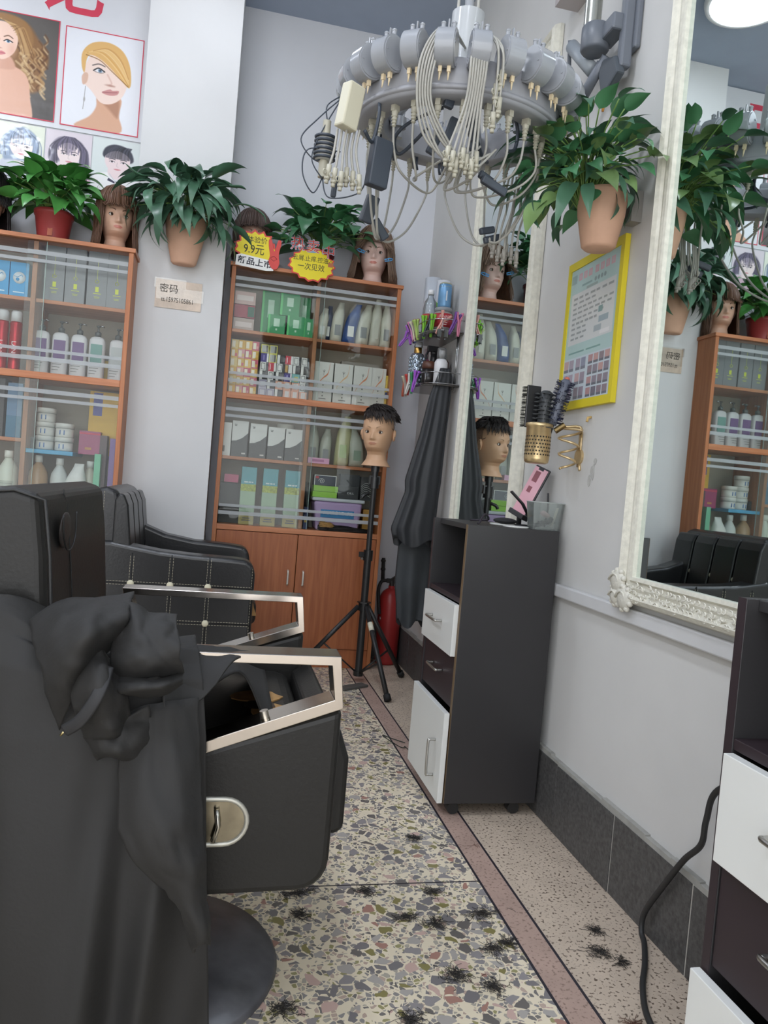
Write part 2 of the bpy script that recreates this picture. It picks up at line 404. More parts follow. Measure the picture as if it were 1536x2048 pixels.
# ---------------------------------------------------------------- wall mirrors
mirm = M('mirror_glass', 'dfe8e6', .012, metal=1)
frm = M('mirror_frame_cream', 'd9d6c8', .5, var=.1, vscale=60, bump=.3, bscale=120)
def ornate_mirror(name, label, y0, y1, z0, z1, fw, corners, orn):
    t = thing(name, label, 'mirror', (XW, (y0+y1)/2, z0))
    c = Vector((XW, (y0+y1)/2, z0))
    B().box(.991, XW-.002, y0+.03, y1-.03, z0+.03, z1-.03).build('glass', mirm, t, c).location = (0, 0, 0)
    prof = [(0, .012), (.10, .030), (.25, .036), (.42, .030), (.5, .024), (.62, .026), (.8, .022), (.88, .030), (1, .028), (1.0, .004), (0, .0)]
    m = B()
    def rail(ax):
        # four mitred mouldings
        for s in range(4):
            (a0, b0), (a1, b1), inn = [((y0, z0), (y1, z0), (0, 1)), ((y1, z0), (y1, z1), (-1, 0)), ((y1, z1), (y0, z1), (0, -1)), ((y0, z1), (y0, z0), (1, 0))][s]
            dy, dz = (a1-a0), (b1-b0); L = math.hypot(dy, dz); dy /= L; dz /= L
            vs = []
            for k, (u, d) in enumerate(prof):
                o = u*fw
                vs.append((XW-.002-d, a0+dy*o+inn[0]*o, b0+dz*o+inn[1]*o)); vs.append((XW-.002-d, a1-dy*o+inn[0]*o, b1-dz*o+inn[1]*o))
            n = len(prof)
            part = B(); part.add(vs, [(2*k, 2*k+1, (2*((k+1) % n))+1, 2*((k+1) % n)) for k in range(n)], False)
            o = part.build('frame_moulding', frm, t, c); o.location = (0, 0, 0)
    rail(0)
    if orn:      # embossed leaf scroll on the bottom moulding
        s = B(); q = random.Random(5); y = y1-fw
        while y > y0+fw:
            for zz in (.28, .5, .72):
                a = q.uniform(0, PI); cz = z0+fw*zz+q.uniform(-.004, .004); cy = y+q.uniform(-.006, .006); r = q.uniform(.005, .008)
                s.tube([(XW-.036, cy+r*math.cos(a+k*.9), cz+r*.8*math.sin(a+k*.9)) for k in range(5)], .0016, 5)
            y -= .017
        o = s.build('leaf_relief', M('relief_cream', 'e2dfd2', .5), t, c); o.location = (0, 0, 0)
    for (yy, zz, sy, sz) in corners:   # scroll corner ornaments
        s = B()
        for (oy, oz, R) in ((0.012*sy, .050*sz, .030), (.050*sy, .012*sz, .030), (.012*sy, .012*sz, .024)):
            s.ell((XW-.034, yy+oy, zz+oz), .012, R, R*.95, 18, 10)
            s.tube([(XW-.047+.001*k, yy+oy+(R*.75-k*.0022)*math.cos(k*.7), zz+oz+(R*.75-k*.0022)*math.sin(k*.7)) for k in range(11)], .0028, 6)
            for k in range(9):
                a = 2*PI*k/9; s.ell((XW-.034, yy+oy+R*.95*math.cos(a), zz+oz+R*.9*math.sin(a)), .008, .0075, .0075, 8, 6)
        o = s.build('corner_scroll', M('scroll_silver', 'cfccc0', .4, bump=.3, bscale=200), t, c); o.location = (0, 0, 0)
    # recentre children on the Empty
    return t
_ob = B.build
def _local(self, name, mats, parent=None, loc=(0, 0, 0), **k): return _ob(self, name, mats, parent, loc, **k)
ornate_mirror('wall_mirror', 'large wall mirror in a cream carved frame with scrolled corner, right of the poster', .70, 1.70, .712, 2.55, .068, ((1.70, .712, -1, 1),), True)
ornate_mirror('wall_mirror', 'tall narrow wall mirror in a plain cream frame behind the black tool trolley', 2.425, 3.14, .712, 2.55, .062, (), False)
# ledge plate high on the right wall
tag(B().box(.93, XW, 2.16, 2.33, 2.53, 2.545).box(.93, .938, 2.16, 2.33, 2.545, 2.60).build('wall_shelf', M('ledge_grey', 'b3acab', .6), loc=(.97, 2.25, 2.53)), 'small grey metal ledge high on the right wall above the lamp ring', 'shelf')

# ================================================================ GLASS CABINETS
wood = wood_mat('cabinet_wood', 'a9663d', 'bf7a4c', 2); woodx = wood_mat('cabinet_wood_x', 'b06c43', 'c5825a', 0)
inner = M('cabinet_back', 'a39a8d', .8); doorw = wood_mat('cabinet_door', '94522e', 'a8643b', 2)
gl = glass_mat('pane_glass', (.95, .97, .96), .22); frost = glass_mat('frosted_stripe', (.95, .96, .96), .2, 'c9cdcf', .5)
edgem = M('cabinet_edge_dark', '33291f', .6)
def cabinet(label, x0, x1, yf, yb, H, zmid, zlow, xdiv, shelves_top, shelves_low, overlap, doors=True):
    cx = (x0+x1)/2; t = thing('display_cabinet', label, 'cabinet', (cx, yf, 0)); th = .02
    def bx(n, m, a, b, c, d, e, f, par=None, bev=.0015): return B().box(a-cx, b-cx, c-yf, d-yf, e, f).build(n, m, par or t, bevel=bev)
    bx('side_panel', wood, x0, x0+th, yf, yb, 0, H-.018); bx('side_panel', wood, x1-th, x1, yf, yb, 0, H-.018)
    bx('top_panel', woodx, x0-.008, x1+.008, yf-.008, yb, H-.018, H)
    bx('back_panel', inner, x0+th, x1-th, yb-.008, yb-.001, .1, H-.018)
    bx('mid_rail', woodx, x0+th, x1-th, yf, yb-.008, zmid-.015, zmid+.015)
    bx('lower_rail', woodx, x0+th, x1-th, yf, yb-.008, zlow-.013, zlow+.013)
    bx('divider', wood, xdiv-.010, xdiv+.010, yf+.022, yb-.008, zmid+.015, H-.018)
    bx('divider', wood, xdiv-.010, xdiv+.010, yf+.022, yb-.008, zlow+.013, zmid-.015)
    for z, a, b in shelves_top+shelves_low: bx('shelf', woodx, a, b, yf+.03, yb-.008, z-.008, z+.008)
    bx('kick_board', doorw, x0+th, x1-th, yf+.006, yf+.02, 0, .095)
    bx('base_panel', wood, x0+th, x1-th, yf+.01, yb-.008, .095, .11)
    if doors:
        for s in (-1, 1):
            a, b = (x0+th+.002, cx-.0015) if s < 0 else (cx+.0015, x1-th-.002)
            d = bx('door', doorw, a, b, yf-.001, yf+.016, .098, zlow-.016)
            hx = cx+s*.038-cx
            B().tube(catmull([(hx, -.002, .415), (hx, -.02, .418), (hx, -.022, .43), (hx, -.022, .47), (hx, -.02, .482), (hx, -.002, .485)], 4), .005, 8).build('handle', M('handle_pearl', 'd8d3c8', .3, metal=.4), d)
    # sliding panes, two per opening, each with a pair of frosted stripes
    for zl, zh, up in ((zmid+.015, H-.018, True), (zlow+.013, zmid-.015, False)):
        for k, (a, b, dy) in enumerate(((x0+th, overlap, .012), (xdiv-.03, x1-th, .005))):
            p = bx('glass_pane', gl, a, b, yf+dy, yf+dy+.004, zl, zh, bev=0)
            for (o, w) in ((.058, .014), (.022, .018)):
                z = zh-o-w*.5-.02
                for zc in (z, zl+.035+o):
                    if zl+.02 < zc < zh-.02:
                        bx('frosted_stripe', frost, a+.001, b-.001, yf+dy-.0008, yf+dy-.0003, zc-w/2, zc+w/2, p, 0)
            if k == 0: bx('pane_edge', M('glass_edge', 'b9c8c2', .2), b-.002, b, yf+dy, yf+dy+.004, zl, zh, p, 0)
    return t
CAB2 = cabinet('brown wooden glass-fronted cabinet in the back corner between pillar and fire extinguisher', -.03, .812, 3.74, 3.972, 1.96, 1.325, .682, .398,
        [(1.642, -.01, .388), (1.642, .408, .792)], [(1.022, -.01, .388), (1.022, .408, .792)], .43)
CAB1 = cabinet('brown wooden glass-fronted cabinet at left under the hairstyle banner', -1.30, -.447, 3.47, 3.755, 1.88, 1.293, .682, -.846,
        [(1.614, -1.28, -.856), (1.614, -.836, -.467)], [(1.012, -1.28, -.856)], -.80)
# ================================================================ GOODS IN THE CABINETS
def C_(c, r=.45, **k): return M('c_'+c+'_%d' % int(r*100), c, r, **k)
def pbox(name, label, cat, x, y, z, w, d, h, mat, group=None, panels=(), rz=0, bev=.0012, parent=None):
    """a carton: origin at its base centre, printed fields proud of the front face by a paper's thickness"""
    b = B().box(-w/2, w/2, -d/2, d/2, 0, h); mats = [mat]
    for i, (u0, u1, v0, v1, pm) in enumerate(panels):
        if pm not in mats: mats.append(pm)
        b.m = mats.index(pm); e = .0004+.0002*i
        b.box(-w/2+u0*w, -w/2+u1*w, -d/2-e, -d/2+.0001, v0*h, v1*h)
    o = b.build(name, mats, parent); o.location = (x, y, z); o.rotation_euler = (0, 0, rz)
    return tag(o, label, cat, group) if cat else o
def bottle(name, label, cat, x, y, z, prof, mats, group=None, n=20, sx=1, sy=1):
    """prof: list of (material index, [(r, z) ...]) stacked lathe sections"""
    b = B()
    for mi, p in prof: b.m = mi; b.lathe(p, n=n, sx=sx, sy=sy)
    o = b.build(name, mats); o.location = (x, y, z)
    return tag(o, label, cat, group)
white = C_('e4e3de'); blk = C_('2b2b2d'); gold = M('gold_metal', 'c39a55', .3, metal=1)

# ---- right cabinet, upper left shelf: green cartons
gr = M('green_carton', '2e9457', .4, var=.12, vscale=6); grl = C_('bfe0c8', .5); gr2 = C_('5cc874')
gp = [(.0, .12, 0, 1, gr2), (.34, .68, .42, .82, grl), (.46, .56, .22, .32, grl)]
for i, (x, y, z, w, h, lb) in enumerate(((.205, 3.83, 1.65, .085, .098, 'green carton at left of the bottom row on the top shelf'), (.300, 3.825, 1.65, .085, .102, 'green carton in the middle of the bottom row on the top shelf'),
        (.366, 3.835, 1.65, .046, .10, 'narrow green carton at right of the bottom row against the divider'), (.265, 3.835, 1.752, .095, .108, 'green carton stacked on top of two others'),
        (.175, 3.905, 1.65, .09, .225, 'tall green carton standing behind the left one'), (.345, 3.905, 1.65, .06, .218, 'tall green carton behind the stack, half hidden'))):
    pbox('product_carton', lb, 'box', x, y, z, w, .05, h, gr, 'green cartons on the top shelf', gp)
for i, (x, z, c, lb) in enumerate(((.045, 1.65, 'b9a59c', 'beige carton lowest of the stack behind the left pane'), (.045, 1.715, '9a3646', 'dark red carton in the middle of the stack behind the left pane'), (.045, 1.78, 'c9a9a2', 'pale pink carton topmost of the stack behind the left pane'))):
    pbox('product_carton', lb, 'box', x, 3.86, z, .10, .10, .062, C_(c), 'cartons stacked behind the left pane', [(.1, .9, .3, .7, C_('d9c9c4'))] if i != 1 else [(.66, .98, .1, .9, C_('2f5f4b'))])

# ---- upper right: foil pouches standing in a row
def pouch(label, x, y, z, w, h, mats, lean=0, group=None, lab=True, d=.034):
    b = B()
    def f(u, v):
        a = 2*PI*u; taper = 1-.55*sm(.62, 1, v); flat = (1-sm(.75, 1, v)*.85)*(.35+.65*sm(0, .12, v)*(1-.2*v))
        return (w/2*taper*math.copysign(abs(math.cos(a))**.7, math.cos(a))+lean*v*v, d*flat*math.sin(a)*(1+.1*math.sin(7*v+3*a)), h*v)
    b.grid(f, 20, 14, closed_u=True); n = 20
    b.f.append(tuple(range(n-1, -1, -1))); b.mi.append(0); b.sh.append(False); b.f.append(tuple(range(14*n, 15*n))); b.mi.append(0); b.sh.append(False)
    if lab:
        b.m = 1; b.grid(lambda u, v: (-w*.24+w*.48*u+lean*.1, -d*.97-.0025, h*(.16+.26*v)), 1, 1)
    o = b.build('product_pouch', mats); o.location = (x, y, z)
    return tag(o, label, 'pouch', group)
cream = M('pouch_cream', 'cfcdbd', .35, var=.06); navy = M('pouch_navy', '35425f', .3, var=.15); lab_t = C_('8f9190')
G = 'pouches hanging in the upper right compartment'
pouch('cream pouch at the far left of the row of pouches', .430, 3.82, 1.65, .052, .165, [cream, white], .02, G)
pouch('dark navy pouch second in the row, behind the cream one', .462, 3.87, 1.65, .05, .19, [navy, white], .015, G)
pouch('cream pouch third in the row, leaning right', .508, 3.825, 1.65, .06, .205, [cream, lab_t], .02, G)
pouch('bright blue and black pouch in the middle of the row', .572, 3.82, 1.65, .066, .205, [M('pouch_blue', '2c4f8f', .28, var=.3, vscale=12), white], .045, G)
pouch('cream pouch with dark lettering right of the blue one', .640, 3.82, 1.65, .066, .21, [cream, lab_t], .03, G)
pouch('narrow cream pouch with pointed neck, second from the right', .706, 3.825, 1.65, .056, .245, [cream, cream], .01, G)
pouch('cream pouch at the right end of the row beside the side panel', .762, 3.825, 1.65, .056, .22, [cream, lab_t], .0, G)

# ---- middle left: small dye cartons seen end on
cols = dict(w='e3e2dd', k='2d2b2c', r='c8434f', p='4b3f86', y='d9d35a', t='7fb6b4', o='e0a48a', g='b9b5c4', n='6f5a49')
def dye(x, z, c, lb, w=.038, h=.042):
    k = C_(cols[c])
    pn = {'w': [(.12, .62, .12, .88, blk), (.18, .56, .18, .82, white), (.72, 1, 0, 1, blk)], 'k': [(0, .35, 0, 1, white), (.45, .9, .2, .8, C_('5a5857'))],
          'r': [(.72, 1, 0, 1, white), (.2, .3, .2, .8, C_('f0d0d0'))], 'p': [(.8, 1, 0, 1, white), (.3, .5, .2, .8, C_('8a80bd'))], 'y': [(.08, .92, .08, .92, C_('a8a8a2')), (.65, .9, .1, .9, C_('5c5a52'))],
          't': [(.3, .8, .1, .7, C_('d2cd7e'))], 'o': [(.25, .8, .2, .9, C_('ded6d3'))], 'g': [(.1, .9, .12, .9, C_('8d88a0')), (.2, .8, .2, .8, C_('c9c6cf'))], 'n': [(.5, 1, 0, 1, white), (.1, .4, .1, .9, C_('c2974a'))]}[c]
    pbox('dye_carton', lb, 'box', x, 3.85, z, w, .10, h, k, 'small dye cartons stacked in the middle compartment', pn, bev=0)
rows = ['gg', 'gwooo', 'kwkptw', 'wrwnkk', 'py', '']
grid = [('ggkooo', 1.339), ('gkooow', 1.381), ('kwkptw', 1.424), ('wrwnkk', 1.467), ('pykrww', 1.510), ('yy', 1.553)]
cname = dict(w='white and black', k='black and white', r='red', p='purple', y='lime framed', t='teal', o='peach', g='lilac grey', n='brown and gold')
rown = ['bottom row', 'second row from the bottom', 'third row from the bottom', 'fourth row from the bottom', 'fifth row from the bottom', 'top row']
posn = ['first', 'second', 'third', 'fourth', 'fifth', 'sixth']
for r, (row, z) in enumerate(grid):
    for c, ch in enumerate(row):
        if r == 5 and c > 1: continue
        dye(.160+c*.0405+random.uniform(-.001, .001), z-.0005*0, ch, 'small %s dye carton, %s from left in the %s' % (cname[ch], posn[c], rown[r]))
# yellow and pink cartons behind the left pane
yl = ['d8a83c', 'e3b552', 'd99a9a', 'dcc27a', 'c9556a', 'e0bd6a']
for r in range(6):
    for c in range(4):
        col = yl[(r*3+c*2+(r*c) % 2) % 6]
        pbox('dye_carton', 'small %s carton behind the left pane, %s in the %s' % ({'d8a83c': 'amber yellow', 'e3b552': 'yellow', 'd99a9a': 'pale pink', 'dcc27a': 'pale yellow', 'c9556a': 'rose red', 'e0bd6a': 'light amber'}[col], posn[c], rown[r]),
             'box', .012+c*.034, 3.862, 1.339+r*.0445, .033, .09, .0442, C_(col), 'yellow and pink dye cartons behind the left pane',
             [(.1, .55, .15, .85, C_('f0e6cf')), (.62, .9, .15, .5, C_(yl[(r+c) % 6]))], bev=0)
# ---- middle right: four white cartons with an orange swoosh
sw = C_('d98a63'); sw2 = C_('e2b98e'); tr = C_('6a6763')
for i, x in enumerate((.461, .562, .662, .745)):
    w = .094 if i < 3 else .074
    o = pbox('product_carton', 'white carton with an orange swoosh, %s of the four standing in a row' % ('first from left', 'second from left', 'third from left', 'rightmost')[i], 'box', x, 3.84, 1.34, w, .07, .205, M('carton_white', 'dcdad3', .45), 'white cartons with orange swoosh')
    s = B(); P = catmull([(-w*.46, 0, .05), (-w*.30, 0, .09), (-w*.02, 0, .125), (w*.22, 0, .15), (w*.30, 0, .20)], 8)
    n = len(P)
    s.add([(p.x, -.0358, p.z-.001-.010*(i2/n)**1.4) for i2, p in enumerate(P)]+[(p.x, -.0358, p.z+.001+.006*(i2/n)**1.2) for i2, p in enumerate(P)], [(k, k+1, n+k+1, n+k) for k in range(n-1)])
    s.build('swoosh', sw if i != 1 else sw2, o)
    k = B()
    for dx, dz in ((-.006, .008), (0, .011), (.006, .008)): k.quad((-.001, -.0357, .152), (.001, -.0357, .152), (dx+.001, -.0357, .152+dz+.004), (dx-.001, -.0357, .152+dz+.004))
    k.quad((-.0008, -.0357, .138), (.0008, -.0357, .138), (.0008, -.0357, .153), (-.0008, -.0357, .153))
    for q in range(4): k.quad((-.003, -.0357, .085-q*.018), (.003, -.0357, .085-q*.018), (.003, -.0357, .092-q*.018), (-.003, -.0357, .092-q*.018))
    k.quad((-.018, -.0357, .018), (.018, -.0357, .018), (.018, -.0357, .0215), (-.018, -.0357, .0215))
    k.build('print_mark', tr, o)
pbox('product_carton', 'flat grey carton lying behind the white swoosh cartons', 'box', .66, 3.92, 1.34, .2, .05, .235, C_('a59d93'))
pbox('product_carton', 'thin yellow and blue carton beside the cabinet side panel', 'box', .786, 3.82, 1.34, .010, .06, .17, C_('d6b346'), panels=[(0, 1, .3, .5, C_('3b4f8a'))])

# ---- lower left shelf: white and black cartons, tall green cartons below
gg = 'white topped black cartons on the lower shelf'
for i, (x, w, h, lb) in enumerate(((.004, .046, .165, 'slim white carton at the left end of the lower shelf'), (.070, .078, .178, 'white over dark carton second from left on the lower shelf'), (.160, .082, .172, 'white over dark carton in the middle of the lower shelf'), (.250, .082, .163, 'black carton with white top fourth from left on the lower shelf'), (.338, .082, .162, 'black carton with white top beside the divider'))):
    o = pbox('product_carton', lb, 'box', x, 3.85, 1.030, w, .06, h, white if i == 0 else M('carton_black', '2a2522', .3), gg, [(.1, .4, .12, .3, tr)] if i == 0 else [(0, 1, .74, 1, M('carton_silver', 'd5d4d0', .35)), (.66, .9, .08, .12, C_('cfcac3'))])
    if i:
        a = [(-w/2, .0), (-w/2, -.055), (-w*.2, -.052), (w*.15, -.038), (w/2, -.012), (w/2, 0)]
        B().add([(p[0], -.0308, h*.74+p[1]) for p in a], [tuple(range(6))]).build('curved_field', MATS['carton_silver'], o)
        B().box(-w*.38, -w*.2, -.0314, -.0305, h*.89, h*.905).box(-w*.36, -w*.22, -.0314, -.0305, h*.855, h*.875).box(-w*.3, -w*.28, -.0314, -.0305, h*.855, h*.905).build('print_mark', tr, o)
bottle('cream_jar', 'round cream jar with lid behind the black cartons', 'jar', .300, 3.92, 1.030, [(0, [(.001, 0), (.04, 0), (.042, .13), (.036, .14)]), (1, [(.044, .14), (.045, .185), (.04, .19), (.001, .19)])], [C_('b9b6ab'), C_('d8d5c9')])
teal = M('carton_teal', '2c8f9b', .25); pale = M('carton_palegreen', '9fb89a', .3, var=.05); olive = M('carton_gold', 'a89a58', .3); grape = M('carton_grape', 'a3ad4c', .4, var=.4, vscale=90)
for i, x in enumerate((.130, .237, .348)):
    o = pbox('tall_carton', 'tall teal to green carton, %s of the three at the cabinet bottom' % ('left', 'middle', 'right')[i], 'box', x, 3.84, .696, .074, .055, .287, pale, 'tall green cartons at the bottom', [(0, 1, .70, 1, teal), (0, 1, .58, .70, grape), (0, 1, 0, .2, olive), (.25, .75, .10, .12, tr), (.2, .8, .06, .08, tr)])
    s = B(); q = random.Random(i)
    for k in range(34): s.ell((q.uniform(-.035, .035), -.0275, .17+q.uniform(0, .03)), .0045, .0012, .0045, 8, 4)
    s.build('grape_print', M('grape_green', 'b3bd5f', .4, var=.3, vscale=60), o)
    B().box(-.022, -.004, -.0286, -.0277, .209, .215).box(-.001, .012, -.0286, -.0277, .209, .215).box(.015, .023, -.0286, -.0277, .209, .215).build('small_print', C_('dfe9e6'), o)
# things seen behind the left pane at the bottom
pbox('pink_tin', 'magenta tin at the left behind the tall green cartons', 'box', .045, 3.9, .90, .07, .06, .04, C_('c23c6a', .3), bev=.012)
o = pbox('storage_crate', 'dark crate at the bottom left behind the tall cartons', 'box', .045, 3.9, .696, .10, .1, .2, C_('3a3836'))
# ---- lower right shelf: white pouches over a pink box
wp = M('pouch_white', 'b9bcae', .35, var=.08); G2 = 'pouches on the lower right shelf'
pouch('white pouch at the left of the lower right shelf above the pink box', .440, 3.875, 1.03, .066, .20, [wp, lab_t], .0, G2)
pouch('white pouch with grey lettering second from left on the lower right shelf', .505, 3.87, 1.03, .06, .185, [wp, lab_t], .01, G2)
pouch('yellowish pouch with a long twisted neck on the lower right shelf', .588, 3.835, 1.03, .075, .255, [M('pouch_yellowish', 'c3c297', .35, var=.1), M('print_palegreen', 'a9bb7f', .5)], .02, G2)
pouch('white pouch leaning right at the end of the lower right shelf', .668, 3.835, 1.03, .078, .20, [wp, M('print_greygreen', '8c9f8c', .5)], -.03, G2)
pbox('pink_box', 'pale pink plastic box in front of the white pouches', 'box', .466, 3.795, 1.0305, .108, .045, .028, C_('dc9fc0', .35), panels=[(.2, .75, .3, .75, C_('b9779c'))], bev=.004)
# ---- lower right bottom: bin with dark packs on top
t = thing('storage_bin', 'lilac plastic bin with white lid and blue label, right of the tall green cartons', 'bin', (.585, 3.85, .696))
b = B(); w0, w1, hh = .108, .125, .148
vs = [(sx*w, sy*(.075 if z == 0 else .085), z) for z, w in ((0, w0), (hh, w1)) for sx, sy in ((-1, -1), (1, -1), (1, 1), (-1, 1))]
b.add(vs, [(3, 2, 1, 0), (4, 5, 6, 7)]+[(k, (k+1) % 4, (k+1) % 4+4, k+4) for k in range(4)])
b.build('tub', M('bin_lilac', 'b79cc4', .4), t, bevel=.012, seg=3)
B().box(-.135, .135, -.09, .085, .148, .166).build('lid', M('bin_lid', 'c9cbd0', .4), t, bevel=.007, seg=3)
o = B().box(-.088, .083, -.0865, -.0845, .055, .108).build('label_sheet', M('label_blue', '2f7fb5', .5), t); o.rotation_euler = (-.065, 0, 0); o.location = (0, -.002, .006)
text('实验疏防室专用工具箱', .02, C_('dfe9ef'), t, (0, -.0915, .09), width=.15)
dk = M('pack_black', '232428', .35)
o = pbox('dark_pack', 'dark navy pack with a white rim on the green packs', 'box', .510, 3.82, .922, .112, .07, .052, C_('232a3d', .35), None, [(0, 1, .94, 1, white), (0, .03, 0, 1, white), (.97, 1, 0, 1, white), (.06, .2, .66, .86, C_('b0323a'))])
B().tube([(-.018-.017*(1-k/16)*math.cos(k*.8), -.0362, .022+.015*(1-k/16)*math.sin(k*.8)) for k in range(15)], .0012, 5).build('paper_spiral', white, o)
for i in range(2): pbox('green_pack', ('lower', 'upper')[i]+' bright green pack of the two on the lilac bin', 'box', .512+.004*i, 3.82, .8625+i*.030, .124, .075, .0285, C_('8fc33c', .35), 'bright green packs on the lilac bin', bev=.006)
o = pbox('dark_pack', 'black pack with small white print on the lilac bin', 'box', .634, 3.83, .8625, .106, .07, .066, dk); text('DILL', .014, C_('c9c9c9'), o, (.012, -.0356, .03), width=.034)
o = pbox('dark_pack', 'black flat pack topmost at the right above the bin', 'box', .640, 3.84, .929, .10, .07, .06, C_('1f2127', .35))
o = B().box(-.03, .03, -.03, .03, 0, .12).build('striped_bag', M('bag_black', '27272a', .4)); o.location = (.722, 3.80, .8625); tag(o, 'black bag with white stripes at the right end above the bin', 'bag')
s = B()
for k in range(7):
    s.tube(catmull([(-.028+.0*k, -.0308, .01+k*.010), (-.005, -.0308, .028+k*.010), (.02+.004, -.0308, .018+k*.010)], 5), .0015, 4)
s.build('stripe', C_('a9a9a6'), o)
pbox('blue_tube_box', 'slim dark blue box standing left of the lilac bin', 'box', .425, 3.80, .696, .022, .04, .11, C_('3a3f6d'), panels=[(.2, .8, .3, .5, C_('c9a24a'))])
bottle('spray_can', 'dark slim can between the divider and the packs', 'can', .432, 3.86, .696, [(0, [(.001, 0), (.018, 0), (.018, .2), (.012, .212), (.012, .235), (.001, .235)])], [blk])
pbox('yellow_box', 'amber box standing right of the lilac bin', 'box', .748, 3.84, .696, .05, .06, .12, C_('b98a3a'))
# hair pieces lying on the cabinet floor
def hairpiece(label, x, y, z, L, col, n=90, seed=1, r=.0016):
    q = random.Random(seed); b = B()
    for i in range(n):
        y0 = q.uniform(-.02, .02); z0 = q.uniform(.006, .03); ph = q.uniform(0, 6)
        b.tube([(-L/2+L*k/7+q.uniform(-.004, .004), y0+.008*math.sin(ph+k*.7), max(.003, z0*(1-.5*(k/7)**2)+.005*math.sin(ph+k))) for k in range(8)], lambda t: r*(1-.6*t), 4)
    o = b.build('hair_piece', col); o.location = (x, y, z); o['kind'] = 'thing'
    return tag(o, label, 'hair piece')
hb = M('hair_black', '211d1c', .45); hy = M('hair_blond', 'b18a4e', .45, var=.2, vscale=80)
hairpiece('black hair piece lying in front of the lilac bin', .62, 3.765, .6955, .26, hb, 120, 2)
hairpiece('short golden hair piece lying on the black one', .53, 3.758, .712, .07, hy, 70, 3)

# ---- LEFT CABINET
bx = M('carton_skyblue', '3f9fd6', .4)
for i, x in enumerate((-.995, -.917)):
    o = pbox('blue_carton', ('left', 'right')[i]+' bright blue carton with white emblem on the upper shelf', 'box', x, 3.58, 1.622, .074, .08, .151, bx, 'bright blue cartons', [(.2, .8, .14, .17, C_('cfe3ee'))])
    B().lathe([(.0005, 0), (.025, 0), (.025, .0008), (.0005, .0008)], (0, -.0412, .085), 28, axis='y').build('round_emblem', C_('dfe6ea'), o)
    B().lathe([(.0005, 0), (.007, 0), (.007, .0006), (.0005, .0006)], (-.006, -.0418, .078), 14, axis='y').build('round_emblem', bx, o)
    B().tube(catmull([(-.02, -.0414, .092), (-.006, -.0414, .088), (.008, -.0414, .098), (.014, -.0414, .09)], 4), .0035, 5, flat=.3).build('round_emblem', bx, o)
gc = M('carton_grey', '7b7d80', .22, var=.04); lime = C_('d3da3a')
for i, (x, h) in enumerate(((-.776, .243), (-.690, .245), (-.600, .246), (-.517, .246))):
    o = pbox('grey_carton', 'tall grey carton with lime tassel print, %s on the upper shelf' % ('first from left', 'second from left', 'third from left', 'nearest the side panel')[i], 'box', x, 3.57, 1.622, .082, .07, h, gc, 'tall grey cartons', [(.43, .60, .27, .36, lime), (.33, .72, .235, .245, lime), (.38, .66, .18, .186, lime), (.40, .64, .16, .166, lime)])
    B().box(-.0006, .0006, -.0356, -.0345, .12, .205).build('tassel_cord', lime, o)
    B().tube([(.008*math.cos(2*PI*k/5), -.0356, .112+.008*math.sin(2*PI*k/5)) for k in range(5)], .0012, 4, closed=True).build('tassel_knot', lime, o)
pbox('box_dark', 'dark empty carton behind the tall grey cartons', 'box', -.82, 3.66, 1.622, .05, .05, .2, C_('4c443f'))
red = M('can_red', 'b3202b', .22, metal=.55); clearc = M('cap_clear', 'cfcfd0', .2)
for i, x in enumerate((-.975, -.921)):
    o = bottle('spray_can', ('left', 'right')[i]+' red hair spray can with vertical white lettering', 'can', x, 3.56, 1.308, [(0, [(.001, 0), (.024, 0), (.025, .01), (.025, .205), (.022, .212)]), (1, [(.0225, .212), (.0225, .25), (.019, .258), (.001, .258)])], [red, clearc], 'red hair spray cans')
    text('LANG', .026, C_('f0e6e6', .4), o, (0, -.0262, .09), rot=(PI/2, PI/2, 0), width=.07)
# pump bottles
def pump(label, x, lab, y=3.57):
    t = thing('pump_bottle', label, 'bottle', (x, y, 1.308), group='white pump bottles')
    w, h = .068, .19; b = B()
    def sec(z, k, kk): return [((w/2*k)*math.copysign(abs(math.cos(a))**.45, math.cos(a)), (.022*kk)*math.copysign(abs(math.sin(a))**.6, math.sin(a)), z) for a in [2*PI*i/24 for i in range(24)]]
    zs = [(0, .96, .95), (.004, 1, 1), (h-.03, 1, 1), (h-.014, .95, .95), (h-.004, .75, .8), (h, .35, .6)]
    for z, k, kk in zs: b.v += sec(z, k, kk)
    for i in range(len(zs)-1):
        for k in range(24): b.f.append((i*24+k, i*24+(k+1) % 24, (i+1)*24+(k+1) % 24, (i+1)*24+k)); b.mi.append(0); b.sh.append(True)
    b.f.append(tuple(range(23, -1, -1))); b.mi.append(0); b.sh.append(False); b.f.append(tuple(range(len(b.v)-24, len(b.v)))); b.mi.append(0); b.sh.append(False)
    b.build('bottle_body', M('bottle_white', 'd4d1d3', .3), t)
    B().box(-.024, .024, -.0236, -.021, .075, .155).build('label_sheet', lab, t)
    k = B()
    for q in range(3): k.box(-.026, .012-q*.006, -.0234, -.021, .048-q*.012, .050-q*.012)
    k.build('small_print', tr, t)
    c = M('pump_chrome', '8f9194', .15, metal=1)
    B().lathe([(.013, h), (.014, h+.018), (.010, h+.022), (.004, h+.026), (.004, h+.042), (.009, h+.044), (.009, h+.05), (.001, h+.052)], n=16).build('pump_collar', M('pump_black', '4b504f', .3), t)
    B().tube([(0, 0, h+.047), (.014, -.002, h+.05), (.026, -.004, h+.046)], .0035, 8).build('pump_spout', c, t)
pur = M('label_purple', '6f4f82', .5); tea = M('label_teal', '6f9a92', .5)
